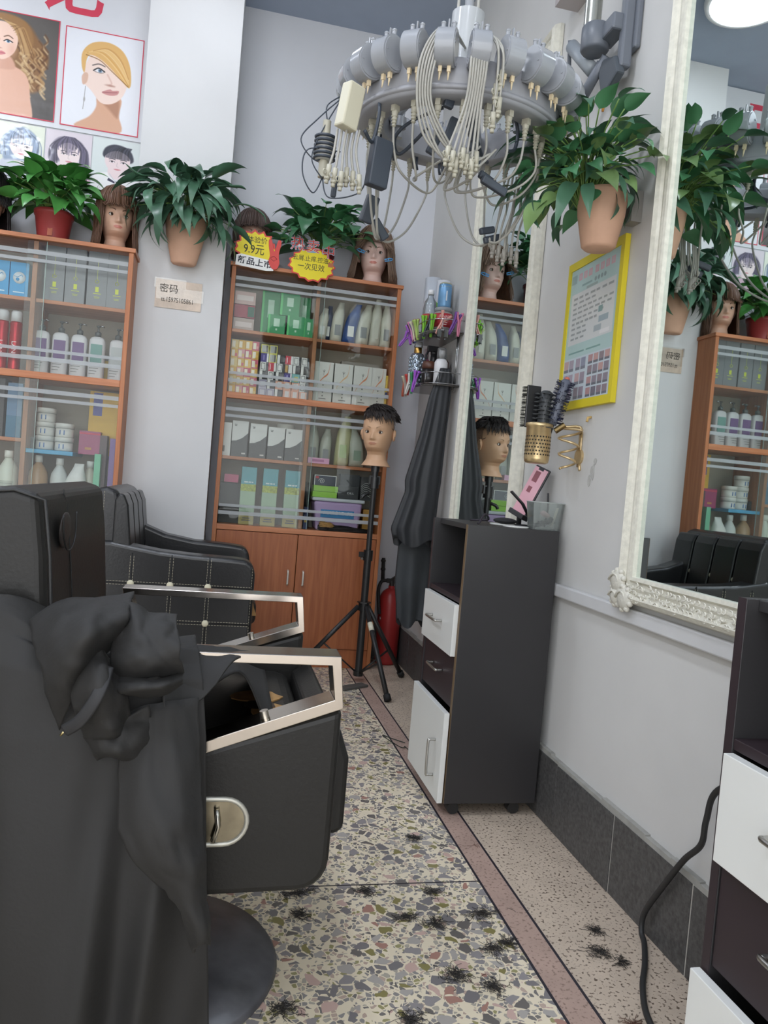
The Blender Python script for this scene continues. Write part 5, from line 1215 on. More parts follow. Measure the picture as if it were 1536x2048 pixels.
B().box(-.035, .02, -.012, .012, .178, .205).tube([(-.03, 0, .18), (-.04, 0, .16), (-.036, 0, .14)], .006, 8).build('trigger', C_('1f1f22', .35), o, bevel=.004)
o = bottle('pump_bottle', 'white foam pump bottle with clear cap on the lower shelf', 'bottle', .940, 3.345, ZL+.001, [(0, [(.001, 0), (.028, 0), (.031, .006), (.031, .105), (.022, .12), (.013, .124), (.013, .16), (.001, .162)]), (1, [(.023, .12), (.022, .168), (.018, .172), (.001, .173)])], [M('white_plastic', 'd9d9da', .3), glass_mat('cap_clear_glass', (.9, .92, .92), .8)])
bottle('brown_jar', 'brown jar with dark label in the middle of the lower shelf', 'jar', .905, 3.42, ZL+.001, [(0, [(.001, 0), (.033, 0), (.034, .08)]), (1, [(.035, .08), (.035, .10), (.03, .115), (.001, .118)])], [C_('2b2726', .3), C_('5b3a2e', .35)])
bottle('amber_bottle', 'dark amber bottle at the wall end of the lower shelf', 'bottle', .972, 3.42, ZL+.001, [(0, [(.001, 0), (.026, 0), (.026, .12), (.012, .14), (.012, .18), (.001, .182)])], [C_('5a2f25', .25)])
def claw(label, p, d, open_, col, L=.095, group='section clips'):
    """long-nosed section clip: two tapered jaws hinged a third of the way down"""
    p = Vector(p); d = Vector(d).normalized(); n = d.cross(Vector((.35, -.94, 0))).normalized(); b = B()
    for s in (-1, 1):
        P = [p-d*L*.40+n*s*(open_*.9+.008), p-d*L*.2+n*s*(open_*.5+.006), p+n*s*.004, p+d*L*.35+n*s*.0045, p+d*L*.6+n*s*.002]
        b.tube(catmull(P, 3), lambda t: .0115*(1-.45*t) if t > .12 else .0125, 7, flat=.6)
    b.cyl(p-n*.008, p+n*.008, .003, 8)
    o = b.build('section_clip', C_(col, .3), loc=tuple(p)); return tag(o, label, 'hair clip', group)
X_ = XW-.172
up = [(-.16, 'a35fc0', 0, 'purple clip at the far left of the upper rail'), (-.135, '2b2f3c', .15, 'black clip second from left on the upper rail'), (-.115, 'd98fb3', .1, 'pink clip third from left on the upper rail'), (-.098, '3556a8', .12, 'blue clip on the upper rail beside the cream one'), (-.078, 'd6d2b5', .1, 'cream clip on the upper rail between blue and red-brown'), (-.045, 'a3543f', .0, 'red-brown clip on the upper rail'), (-.02, 'a8c46a', .1, 'pale green clip on the upper rail')]
for i, (dy, c, ln, lb) in enumerate(up):
    claw(lb, (X_+.006*(i % 2), 3.46-dy-.02, 1.70+.004*(i % 3)), (.15+ln, .05*i-.15, -1), .004, c)
for i, (x, y, c, dx, lb, op) in enumerate(((X_+.02, 3.40, '7bbf2f', .05, 'bright green clip at left of the pair before the water bottle', .002), (X_+.045, 3.35, '7bbf2f', -.05, 'bright green clip at right of the pair beside the red jar', .002), (X_+.035, 3.375, '2c3340', -.35, 'dark clip between the two bright green clips', .001),
        (X_+.075, 3.285, 'd59c8f', -.45, 'salmon pink clip spread open before the red jar', .02), (X_+.125, 3.262, '6d3f8f', -.4, 'dark purple clip leaning at the right end of the upper rail', .006), (X_+.145, 3.262, 'd5809a', .0, 'rose pink clip at the right end of the upper rail', .008))):
    claw(lb, (x, y, 1.705), (dx, 0, -1), op, c, .105)
claw('purple clip hanging off the left of the upper tray', (X_-.018, 3.60, 1.672), (-.6, .3, -.9), .010, '9a5fc0', .08)
for i, (x, y) in enumerate(((XW-.115, 3.262), (XW-.085, 3.257))):
    b = B(); b.box(x-.009, x+.009, y-.006, y+.006, 1.630, 1.664); b.tube([(x, y-.007, 1.632), (x-.007, y-.008, 1.618), (x+.007, y-.008, 1.618)], .0016, 5, closed=True)
    tag(b.build('binder_clip', chrome, loc=(x, y, 1.63)), ('left', 'right')[i]+' small metal clip on the front edge of the upper tray', 'clip', 'metal clips')
lo = [('b5563c', -.155, -.1, .006, 'rust clip at the far left of the lower rail'), ('cfc8b0', -.14, .25, .007, 'cream clip at the left of the lower rail'), ('a99a94', -.115, .0, .003, 'taupe clip on the lower rail'), ('c9413c', -.085, .1, .008, 'red clip on the lower rail'), ('d9d6d0', -.055, -.35, .006, 'white clip on the lower rail beside the red one'), ('3f8f5f', -.005, .05, .002, 'green clip hanging on the lower rail'), ('9a4fc0', .055, -.25, .003, 'violet clip on the lower rail before the white bottle')]
for i, (c, dy, dx, op, lb) in enumerate(lo):
    claw(lb, (X_+.002*(i % 2), 3.46-dy, 1.452), (dx*.6, .1, -1), op, c, .10)

# ================================================================ CAPES HANGING FROM THE SHELF
cape = M('cape_black', '2b2d30', .55, var=.05, bump=.1, bscale=60); apron_m = M('apron_grey', '35393c', .6, var=.12, vscale=10, bump=.3, bscale=25)
def hanging(name, label, lv, Yc, mat, seed, nf, depth, parts=None):
    """lv: (z, xmin, xmax) from the hook down; pleats deepen towards the hem"""
    q = random.Random(seed); b = B(); NA = 120; ph = [q.uniform(0, 6) for _ in range(4)]; rows = []
    Z = [l[0] for l in lv]; n = 46
    for j in range(n+1):
        z = Z[0]+(Z[-1]-Z[0])*j/n
        for a, c in zip(lv, lv[1:]):
            if c[0] <= z <= a[0]:
                t = (a[0]-z)/(a[0]-c[0]); x0 = a[1]+(c[1]-a[1])*t; x1 = a[2]+(c[2]-a[2])*t
        v = j/n; d = depth*(.35+.65*sm(0, .3, v)); row = []
        for k in range(NA):
            g = 2*PI*k/NA; pl = .5*math.sin(nf*g+ph[0]+1.2*v)+.3*math.sin((nf*2-3)*g+ph[1]-v)+.2*math.sin(5*g+ph[2]+3*v)
            m = 1+.06*pl*(.5+v); x = (x0+x1)/2+(x1-x0)/2*math.cos(g)*min(1.0, m); y = Yc+d*math.sin(g)*(1+.42*pl)
            zz = z+(.02*math.sin(3*g+ph[3]) if j == n else 0)
            row.append((x, y, zz))
        rows.append(row)
    vs = [p for r in rows for p in r]
    fs = [(j*NA+k, (j+1)*NA+k, (j+1)*NA+(k+1) % NA, j*NA+(k+1) % NA) for j in range(n) for k in range(NA)]
    b.add(vs, fs, True); b.f.append(tuple(range(NA))); b.mi.append(0); b.sh.append(False)
    o = b.build(name, mat, loc=((lv[0][1]+lv[0][2])/2, Yc, lv[-1][0])); return tag(o, label, 'cape')
hanging('hanging_cape', 'long black barber cape hanging from the corner shelf beside the narrow mirror', [(1.50, .925, .975), (1.465, .915, .985), (1.37, .885, .985), (1.19, .855, .978), (.985, .805, .975), (.93, .810, .97), (.76, .758, .965), (.70, .775, .965)], 3.300, cape, 3, 6, .036)
hanging('barber_apron', 'dark grey crumpled apron hanging below the black cape behind the trolley', [(.86, .87, .985), (.70, .825, .985), (.50, .822, .985), (.40, .838, .98), (.315, .845, .975)], 3.40, apron_m, 8, 4, .04)

# ================================================================ FIRE EXTINGUISHER
fe = thing('fire_extinguisher', 'red fire extinguisher on the floor in the corner beside the cabinet', 'extinguisher', (.925, 3.885, 0))
B().lathe([(.001, .004), (.050, .0), (.057, .004), (.060, .012), (.062, .33), (.058, .36), (.042, .388), (.022, .402), (.017, .404), (.017, .418), (.001, .42)], n=36).build('cylinder', M('extinguisher_red', '9b2b2a', .35, var=.06), fe)
B().cyl((0, 0, .415), (0, 0, .445), .014, 14).box(-.03, .014, -.011, .011, .432, .456).build('valve', M('valve_black', '241f1d', .4), fe, bevel=.003)
B().prism([(-.012, .452), (.02, .475), (.052, .496), (.058, .490), (.026, .466), (.0, .446)], -.009, .009).build('lever', MATS['valve_black'], fe, bevel=.001)
B().prism([(.0, .446), (.03, .436), (.05, .420), (.044, .416), (.024, .430), (-.01, .436)], -.008, .008).build('carry_handle', MATS['valve_black'], fe, bevel=.001)
B().tube(catmull([(-.028, 0, .444), (-.055, .0, .44), (-.072, -.01, .40), (-.070, -.03, .33), (-.064, -.045, .27)], 6), .009, 10).build('hose', M('hose_black', '1e1c1b', .6), fe)
B().tube([(-.045, .03, .43), (-.048, .04, .56)], .010, 10).ell((-.047, .034, .50), .014, .014, .012, 10, 6).ell((-.048, .04, .545), .014, .014, .012, 10, 6).build('nozzle', MATS['hose_black'], fe)
B().lathe([(.012, 0), (.012, .006), (.001, .007)], (-.058, -.026, .245), 14, axis='x').build('gauge', chrome, fe)

# ================================================================ HANGING PERM MACHINE
pm = M('perm_grey', '9a9ba0', .38, var=.05); pmd = M('perm_drum', '999ca1', .22, var=.04, coat=.3); dkc = M('adapter_black', '3b424c', .45); wc = M('cable_white', 'a9a79f', .5); cream_p = M('plug_cream', 'b4b09f', .45); pin = M('hook_cream', 'd9c7a5', .5)
PZ = 1.868
pr = thing('perm_machine', 'grey ring-shaped perm machine with many drums and cables hanging from the ceiling', 'machine', (.525, 1.92, PZ)); pr.rotation_euler = (.085, 0, 0)
RO, RI, HB = .258, .188, .082
B().lathe([(RI, .006), (RI+.006, 0), (RO-.006, 0), (RO, .006), (RO, HB-.006), (RO-.008, HB), (RI+.006, HB), (RI, HB-.006), (RI, .006)], n=96, cap=False).build('ring_housing', pm, pr)
B().lathe([(RO-.004, .008), (RO+.006, .010), (RO+.006, .020), (RO-.004, .022)], n=96, cap=False).build('ring_bead', pm, pr)
ND = 24; drm = None; knb = None; hk = None
for i in range(ND):
    a = 2*PI*i/ND+.12; c, s = math.cos(a), math.sin(a); rd = Vector((c, s, 0)); tg = Vector((-s, c, 0)); p = rd*(RO+.022)+Vector((0, 0, HB+.004))
    b = B(); r = .0395
    M4 = Matrix((( c, -s, 0, p.x), (s, c, 0, p.y), (0, 0, 1, p.z), (0, 0, 0, 1)))
    if drm is None:
        b.cyl((0, -.020, 0), (0, .020, 0), r, 32); b.cyl((0, -.0225, 0), (0, .0225, 0), r*.90, 32)
        for k in range(3): b.cyl((r*.7*math.cos(k*2.1), -.0235, r*.7*math.sin(k*2.1)), (r*.7*math.cos(k*2.1), .0235, r*.7*math.sin(k*2.1)), .0028, 8)
        drm = b.build('drum', pmd, pr, bevel=.0015)
        knb = B().cyl((0, -.012, r-.003), (0, -.012, r+.012), .005, 8).cyl((0, .012, r-.003), (0, .012, r+.012), .005, 8).ell((0, -.012, r+.012), .0062, .0062, .004, 8, 5).ell((0, .012, r+.012), .0062, .0062, .004, 8, 5).box(-.003, .003, -.0015, .0015, r-.004, r+.02).build('drum_knob', pmd, drm)
        hk = B()
        for yy in (-.010, .010): hk.box(-.004, .004, yy-.004, yy+.004, -r-.012, -r+.003); hk.tube([(0, yy, -r-.010), (.002, yy, -r-.03)], lambda t: .0035*(1-.7*t), 6)
        hk = hk.build('cord_hook', pin, drm)
        d = drm
    else:
        d = drm.copy(); COL.objects.link(d)
        for ch in (knb, hk): e = ch.copy(); COL.objects.link(e); e.parent = d
        d.parent = pr
    d.matrix_basis = M4
# centre hub, arms and hanging pole
B().cyl((0, 0, .13), (0, 0, .17), .06, 32).cyl((0, 0, .17), (0, 0, .30), .042, 24).build('hub', M('hub_white', 'b4b7b9', .3, coat=.3), pr, bevel=.006)
B().cyl((0, .0, .29), (0, .12, 1.425), .012, 14).build('hanging_pole', pmd, pr)
B().cyl((-.03, -.008, .27), (-.03, .04, .80), .004, 8).cyl((.02, -.015, .27), (.02, .05, .9), .004, 8).build('pole_cable', wc, pr)
for k in range(4):
    a = PI/4+k*PI/2+.2; u = Vector((math.cos(a), math.sin(a), 0))
    B().tube(catmull([u*.05+Vector((0, 0, .15)), u*.12+Vector((0, 0, .12)), u*.19+Vector((0, 0, .05))], 5), .016, 12).build('arm', pmd, pr)
    B().cyl(u*.165+Vector((0, 0, .03)), u*.165+Vector((0, 0, .055)), .022, 16).cyl(u*.165+Vector((0, 0, .005)), u*.165+Vector((0, 0, .03)), .014, 16).build('arm_foot', pmd, pr)
# sockets with plugs under the ring
def plug_mesh():
    b = B(); b.box(-.009, .009, -.006, .006, -.014, 0).lathe([(.001, -.05), (.0035, -.05), (.006, -.028), (.0085, -.016), (.0085, -.012)], n=10)
    for k in range(4): b.lathe([(.0045+.0008*k, -.048+.007*k), (.0062+.0008*k, -.046+.007*k), (.0045+.0008*k, -.044+.007*k)], n=10)
    return b
pl0 = None; plugs = []
for i in range(24):
    a = 2*PI*i/24+.05; rr_ = (RO+RI)/2; p = Vector((rr_*math.cos(a), rr_*math.sin(a), .0))
    if pl0 is None: pl0 = plug_mesh().build('plug', cream_p, pr); o = pl0
    else: o = pl0.copy(); COL.objects.link(o); o.parent = pr
    o.location = p; o.rotation_euler = (0, 0, a); plugs.append(p)
# cables: each a drooping loop from a plug to a clamp connector
q = random.Random(17)
def cable(P, r=.0032, m=wc, name='cable'): return B().tube(catmull(P, 8), r, 6).build(name, m, pr)
V = Vector
def connector(p, d, m=cream_p):
    p, d = V(p), V(d).normalized(); b = B()
    b.tube([p, p+d*.028], .0062, 8); b.tube([p+d*.028, p+d*.034], .0072, 8); b.tube([p+d*.034, p+d*.043], .005, 8)
    s = d.orthogonal().normalized(); b.tube([p+d*.02+s*(.007+.0055)+s*.0055*math.cos(g)+d*.0055*math.sin(g) for g in [k*PI/4 for k in range(8)]], .0016, 5, closed=True)
    b.build('connector', m, pr)
def adapter(p, size, rot, m=dkc, name='adapter'):
    o = B().box(-size[0]/2, size[0]/2, -size[1]/2, size[1]/2, -size[2]/2, size[2]/2).build(name, m, pr, bevel=.004); o.location = p; o.rotation_euler = rot; return o
# long bundles falling over the front of the ring (left pair of drums and right pair)
for i in range(6):
    j = .0065*i; dz = .012*(i % 3)
    cable([(-.01, -.04, .20), (-.115+j*.6, -.22, .145), (-.165+j, -.262, .06), (-.165+j, -.255, -.03), (-.135+j*2, -.235, -.10-dz*.4), (-.085+j*2.2, -.225, -.125-dz), (-.02+j*2, -.215, -.115+dz)], .0029)
for i in range(7):
    j = .006*i; e = (-.085+.011*i, -.272-.006*(i % 2), -.125-.010*(i % 3))
    cable([(.0, -.06, .20), (-.04+j*.6, -.21, .155), (-.062+j, -.298, .06), (-.062+j, -.290, -.03), e], .0030)
    connector(e, (-.10+.03*i, .02, -1))
for i, (x, z) in enumerate(((.012, .045), (.002, .015), (.014, -.012), (.003, -.045))):
    cable([(.01, -.05, .2), (-.01, -.22, .15), (x-.006, -.300, .085), (x, -.296, z)], .0028); connector((x, -.296, z), (.05*(i % 2)-.02, 0, -1))
# bundle of white sockets under the white box at left
adapter((-.300, -.150, -.035), (.045, .036, .10), (.05, .12, .5), M('timer_cream', 'c9c4ae', .45), 'timer_box')
for i in range(6):
    x, y = -.322+.010*i, -.13-.008*(i % 3); cable([(x, y, -.08), (x-.004, y-.004, -.13), (x-.012+.004*i, y-.006, -.165-.008*(i % 3))], .0030); connector((x-.012+.004*i, y-.006, -.165-.008*(i % 3)), (-.1+.04*i, 0, -1))
# dark adapters hanging in the loops
for p, s, r in (((-.212, -.11, -.135), (.052, .030, .112), (0, .08, .3)), ((-.20, .05, -.20), (.034, .024, .07), (.2, .2, .2)), ((-.165, .06, -.245), (.024, .02, .058), (.1, -.75, .2)), ((-.075, -.20, .012), (.024, .016, .056), (0, .15, .1)),
        ((-.055, -.16, -.045), (.022, .016, .056), (0, .25, 0)), ((-.088, -.14, -.075), (.022, .016, .056), (0, .35, 0)), ((.0, -.14, -.03), (.018, .014, .056), (0, -.35, 0)), ((.015, -.145, -.085), (.018, .014, .058), (0, -.5, 0)),
        ((.058, -.19, -.165), (.07, .016, .020), (0, .35, .1)), ((.045, -.17, -.145), (.05, .014, .018), (0, .3, .3)), ((.13, .05, -.205), (.045, .016, .018), (0, -.3, .2)), ((.15, .06, -.222), (.05, .016, .018), (0, -.35, .1))):
    adapter(p, s, r)
adapter((-.305, -.02, -.18), (.014, .012, .05), (0, .05, 0))
# drooping loops from the far and side plugs
ends = {0: None}
for i, p in enumerate(plugs):
    a = math.atan2(p.y, p.x); low = p+V((0, 0, -.05))
    if a < -.3 and a > -2.8:      # near half: loops slung back across the opening
        tx = p.x*.45+q.uniform(-.04, .04); ty = p.y*.45+.05
        cable([low, low+V((q.uniform(-.01, .01), .01, -.05)), V((p.x*.8, p.y*.75, -.13-q.uniform(0, .03))), V((tx, ty, -.12-q.uniform(0, .03))), V((tx*.5, ty-.05, -.09))], .0030)
    else:                          # far half: long hanging loops down to the clamps
        left = p.x < .02; tgt = V((-.165, .06, -.255)) if left else V((.14, .055, -.22))
        dip = -.20-q.uniform(0, .05)
        cable([low, low+V((0, 0, -.04)), low.lerp(tgt, .35)+V((0, 0, dip*.35)), low.lerp(tgt, .75)+V((0, 0, dip*.25)), tgt+V((.0, 0, -.01)), tgt], .0032)
for i in range(6):
    x, y = .155+.012*i, .05-.01*(i % 3); cable([(.17+.01*i, .03, -.06), (x+.01, y, -.14), (x, y, -.20), (x, y, -.232-.01*(i % 3))], .003); connector((x, y, -.232-.01*(i % 3)), (.08*(i-2.5)/3, 0, -1), M('plug_grey', '9c9890', .5))
# black coil and wires on the left arm
B().lathe([(.018, -.03), (.023, -.028), (.023, .028), (.018, .03), (.001, .03)], n=18).build('coil_core', M('coil_white', 'b9b9b2', .5), pr).location = (-.338, -.03, -.095)
cb2 = B()
for k in range(6): cb2.tube([(-.338+.025*math.cos(g), -.03+.025*math.sin(g), -.12+.010*k) for g in [j*PI/8 for j in range(16)]], .0036, 6, closed=True)
cb2.build('coil', dkc, pr)
B().cyl((-.338, -.03, -.065), (-.338, -.03, -.03), .010, 12).cyl((-.338, -.03, -.165), (-.338, -.03, -.125), .012, 12).build('coil_grip', cream_p, pr)
for P in ([(-.338, -.03, -.03), (-.34, -.02, .01), (-.30, 0, .05)], [(-.30, -.02, .04), (-.36, -.04, -.03), (-.40, -.05, -.09), (-.36, -.04, -.13), (-.33, -.03, -.10)], [(-.30, -.02, .045), (-.35, -.04, -.06), (-.37, -.05, -.13), (-.34, -.04, -.17)], [(-.338, -.03, -.165), (-.36, -.05, -.21), (-.39, -.06, -.17), (-.38, -.05, -.11), (-.30, -.04, -.10)], [(-.338, -.03, -.165), (-.32, -.05, -.215), (-.25, -.08, -.20), (-.235, -.09, -.15)]):
    cable(P, .0017, dkc, 'thin_wire')
for P in ([(-.23, -.08, .05), (-.225, -.12, -.02), (-.235, -.12, -.09), (-.26, -.15, -.08)], [(-.08, -.16, .0), (-.14, -.10, -.02), (-.17, -.06, -.05), (-.15, -.04, -.08), (-.10, -.1, -.03)], [(.0, -.14, .0), (.06, -.05, -.05), (.10, .02, -.04), (.08, .05, .0)], [(.09, -.15, .04), (.125, -.12, .0), (.12, -.13, -.05), (.09, -.16, -.07)]):
    cable(P, .0045, dkc, 'black_cable')
for k, (a, z) in enumerate(((2.75, 0), (2.3, 0), (1.9, 0), (1.85, 0), (1.5, 0), (1.45, 0), (1.2, 0))):
    p = V((RI*1.06*math.cos(a), RI*1.06*math.sin(a), 0)); B().tube([p, p+V((0, 0, -.02)), p+V((.004, 0, -.034))], .0038, 7).build('cord_hook', dkc, pr)
for a in (-.1, -.3, .15): 
    p = V((RO*1.0*math.cos(a), RO*math.sin(a), .03)); u = V((math.cos(a), math.sin(a), 0)); B().tube(catmull([p, p+u*.018, p+u*.026+V((0, 0, .012)), p+u*.02+V((0, 0, .022))], 4), .0028, 7).build('side_hook', chrome, pr)

# ---- grey clamp-on device on the right wall
dv_ = thing('wall_device', 'grey wall-mounted arm with a metal cylinder, above the right wall planter', 'device', (XW, 1.95, 2.13))
dgm = M('device_grey', '6b7078', .4); 
B().box(-.05, -.018, -.05, -.022, .0, .30).box(-.02, -.001, -.06, -.01, .05, .25).build('bracket', dgm, dv_, bevel=.006)
B().cyl((-.085, .075, .155), (-.085, .075, .245), .024, 22).build('metal_cylinder', M('device_metal', 'b4b5ad', .25, metal=.7), dv_)
B().lathe([(.001, .085), (.035, .085), (.040, .092), (.040, .15), (.036, .155), (.001, .156)], (-.078, .06, 0), 24).build('cup', dgm, dv_); B().box(-.078, -.03, -.04, .06, .10, .145).build('cup_arm', dgm, dv_, bevel=.006)
B().prism([(-.055, -.02), (-.03, .035), (.055, .065), (.06, .02), (.03, -.055)][::1], -.06, -.035, 'yz').build('wedge', M('device_dark', '4d5359', .4), dv_, bevel=.006)
B().tube([(-.048, .033, -.055), (-.048, .034, -.085)], lambda t: .006*(1-.4*t), 8).build('tip', C_('c9893f'), dv_)
B().tube([(-.06, .10, .06), (-.09, .19, .17)], .020, 14).build('tube', M('device_pale', '9ba2a8', .35), dv_); B().tube(catmull([(-.09, .21, .20), (-.07, .24, .13), (-.06, .21, .05)], 5), .006, 8).build('cable', dgm, dv_)
B().tube([(-.05, .04, .07), (-.07, .12, -.01)], .013, 10).tube([(-.06, .055, .06), (-.08, .14, -.02)], .009, 8).build('lower_tube', dgm, dv_)
B().cyl((-.055, -.035, .30), (-.02, -.035, .30), .016, 14).cyl((-.06, .03, .27), (-.03, .03, .27), .018, 14).build('pivot', dgm, dv_)
# ================================================================ BARBER CHAIR
leather = M('leather_black', '1e1d1b', .46, var=.06, vscale=12, bump=.12, bscale=160, spec=.35); leather2 = M('leather_worn', '2a2320', .5, var=.2, vscale=10, bump=.2, bscale=90)
chr2 = M('chair_chrome', 'bdb4aa', .16, metal=1, var=.06, vscale=5); tan = M('worn_tan', 'a37d4c', .6, var=.25, vscale=25); iron = M('base_iron', '56565a', .42, metal=.25, var=.5, vscale=11)
def WB(root): b = B(); b.T = Matrix.Translation(-Vector(root.location)); return b
bc = thing('barber_chair', 'black leather barber chair with chrome arm frames under a draped cape, in the foreground', 'chair', (-.04, 1.5, 0))
def arc(cx, cz, r, a0, a1, n=5): return [(cx+r*math.cos(math.radians(a0+(a1-a0)*k/n)), cz+r*math.sin(math.radians(a0+(a1-a0)*k/n))) for k in range(n+1)]
panel = [(-.30, .425), (-.30, .272)]+[(-.02, .283)]+arc(.165, .337, .050, -90, 0)+[(.2165, .586)]
for y0, y1 in ((1.172, 1.242), (1.760, 1.830)):
    WB(bc).prism(panel, y0, y1, 'xz').build('side_panel', leather, bc, bevel=.012, seg=3)
    b = WB(bc); out = [(-.200, .672), (.207, .672), (.2165, .588), (-.12, .470), (-.155, .49)]; inn = [(-.180, .657), (.193, .657), (.201, .602), (-.112, .492), (-.134, .503)]
    n = 5; vs = [(x, y, z) for y in (y0-.004, y0+.052) for P in (out, inn) for x, z in P]
    fs = []
    for k in range(n):
        j = (k+1) % n; fs += [(k, j, n+j, n+k), (2*n+k, 3*n+k, 3*n+j, 2*n+j), (k, 2*n+k, 2*n+j, j), (n+k, n+j, 3*n+j, 3*n+k)]
    b.add(vs, fs).build('arm_frame', chr2, bc, bevel=.0015)
    WB(bc).cyl((.098, y0+.02, .556), (.092, y0+.02, .576), .007, 12).build('bolt', M('bolt_steel', 'c9c4ba', .3, metal=1), bc)
    if y0 < 1.5:
        b = WB(bc); cx, cz, L, r = .012, .405, .030, .036
        path = [(cx+L+r*math.cos(math.radians(a)), cz+r*math.sin(math.radians(a))) for a in range(-90, 91, 15)]+[(cx-L+r*math.cos(math.radians(a)), cz+r*math.sin(math.radians(a))) for a in range(90, 271, 15)]
        b.tube([(x, y0-.0005, z) for x, z in path], .0042, 8, closed=True).build('lever_ring', M('ring_pale', 'bdbbb0', .35, metal=.5), bc)
        WB(bc).add([(x, y0-.0012, z) for x, z in path], [tuple(range(len(path)))]).build('lever_recess', M('recess_chrome', '8d8573', .22, metal=1, var=.3, vscale=25), bc)
        WB(bc).tube([(cx+.018, y0-.006, cz+.022), (cx+.022, y0-.010, cz-.002), (cx+.016, y0-.008, cz-.026)], .0075, 10, flat=.6).build('lever', M('lever_steel', 'c3beb2', .25, metal=1), bc)
WB(bc).box(-.24, .188, 1.246, 1.756, .40, .50).build('seat', leather, bc, bevel=.035, seg=4)
def patch(name, par, cx, cy, rx, ry, z, m, seed, rootb):
    q = random.Random(seed); b = rootb
    P = [(cx+rx*math.cos(2*PI*k/14)*q.uniform(.88, 1.1), cy+ry*math.sin(2*PI*k/14)*q.uniform(.88, 1.1)) for k in range(14)]
    return b.prism(P, z-.004, z, 'xy').build(name, m, par)
patch('worn_patch', bc, .125, 1.42, .040, .05, .5025, tan, 1, WB(bc)); patch('worn_patch', bc, .10, 1.52, .05, .04, .5025, tan, 2, WB(bc)); patch('torn_skin', bc, .105, 1.46, .03, .03, .5032, C_('3a2a22'), 3, WB(bc))
WB(bc).prism([(.19, .50), (.19, .345), (.235, .335), (.252, .345), (.252, .470), (.232, .525)], 1.262, 1.740, 'xz').build('leg_rest', leather, bc, bevel=.010, seg=3)
bk = WB(bc).prism([(-.255, .45), (-.235, .62), (-.250, .80), (-.262, .892), (-.30, .902), (-.42, .885), (-.44, .80), (-.43, .45)], 1.202, 1.800, 'xz').build('backrest', leather, bc, bevel=.016, seg=4)
WB(bc).tube([(x, 1.205, z) for x, z in ((-.246, .46), (-.229, .62), (-.244, .80), (-.256, .885), (-.30, .897), (-.40, .882))], .0028, 6).build('piping', M('piping_black', '1f1f1f', .5), bk)
WB(bc).ell((-.246, 1.315, .832), .0045, .042, .030, 20, 10).build('slot_recess', leather2, bk)
WB(bc).tube(catmull([(-.2395, 1.262, .86), (-.2385, 1.27, .825), (-.2370, 1.295, .802), (-.2368, 1.335, .802), (-.2375, 1.362, .822), (-.239, 1.368, .86)], 5), .0014, 6).build('slot_seam', MATS['piping_black'], bk)
WB(bc).tube(catmull([(-.265, 1.38, .896), (-.252, 1.385, .82), (-.238, 1.385, .66), (-.25, 1.385, .5)], 5), .0012, 6).build('seam', MATS['piping_black'], bk)
WB(bc).box(-.25, .10, 1.30, 1.70, .30, .40).build('seat_frame', C_('1f1f1f'), bc, bevel=.01)
WB(bc).cyl((-.07, 1.44, .05), (-.07, 1.44, .31), .045, 24).build('hydraulic_column', M('column_steel', '8a8a8a', .2, metal=1), bc)
WB(bc).lathe([(.001, 0), (.242, 0), (.245, .006), (.238, .016), (.16, .036), (.07, .052), (.055, .075), (.001, .075)], (-.07, 1.44, 0), 56).build('base_disc', iron, bc)
patch('rust_patch', bc, -.01, 1.60, .05, .03, .0365, M('rust', '7a5a4c', .7, var=.3, vscale=20), 4, WB(bc)).rotation_euler = (0, 0, 0)

# ---- cape thrown over the near arm
capem = M('cape_foreground', '201f1e', .72, var=.05, bump=.12, bscale=130)
CL = thing('barber_cape', 'black barber cape thrown over the near arm of the barber chair', 'cape', (-.12, 1.13, .08))
def sheet(u, v):
    x1 = -.030+.075*v**1.6; x = -.60+(x1+.60)*u
    k = sm(-.30, -.16, x)
    prof = [(1.16+.30*k, .735-.185*k), (1.165+.15*k, .742-.085*k), (1.165+.065*k, .735-.060*k), (1.150+.012*k, .722-.048*k), (1.128, .66-.02*k), (1.120, .56), (1.116, .40), (1.112, .25), (1.108, .085)]
    P = catmull([(0, a, b) for a, b in prof], 1); t = v*(len(prof)-1); i = min(int(t), len(prof)-2); f = t-i
    a, b = prof[i], prof[i+1]; y = a[0]+(b[0]-a[0])*f; z = a[1]+(b[1]-a[1])*f
    d = sm(.40, .95, v); dd = .25+.75*d
    xs = x+.03*d*math.sin(6*v+x*5)
    fold = .022*math.sin(17*xs+.6+1.1*v)+.013*math.sin(39*xs+2.1-1.6*v)*sm(.3, .9, v)+.006*math.sin(67*xs+v*5)
    rid = -.030*math.exp(-((x-(-.135+.05*(1-v)))/.022)**2)*sm(.55, .8, v)-.022*math.exp(-((x-(-.015-.10*(v-.5)))/.018)**2)*sm(.5, .7, v)
    nz = mnoise.noise(Vector((x*9, v*7, 2.3)))*.008
    if v < .42: z += .016*math.sin(24*x+9*v)*.5+nz
    return (x, y-abs(.02*d)+(fold*dd if v > .3 else fold*.3)+rid*d+nz-.01, z)
b = WB(CL); b.grid(sheet, 190, 120); b.build('draped_sheet', capem, CL, solid=.002)
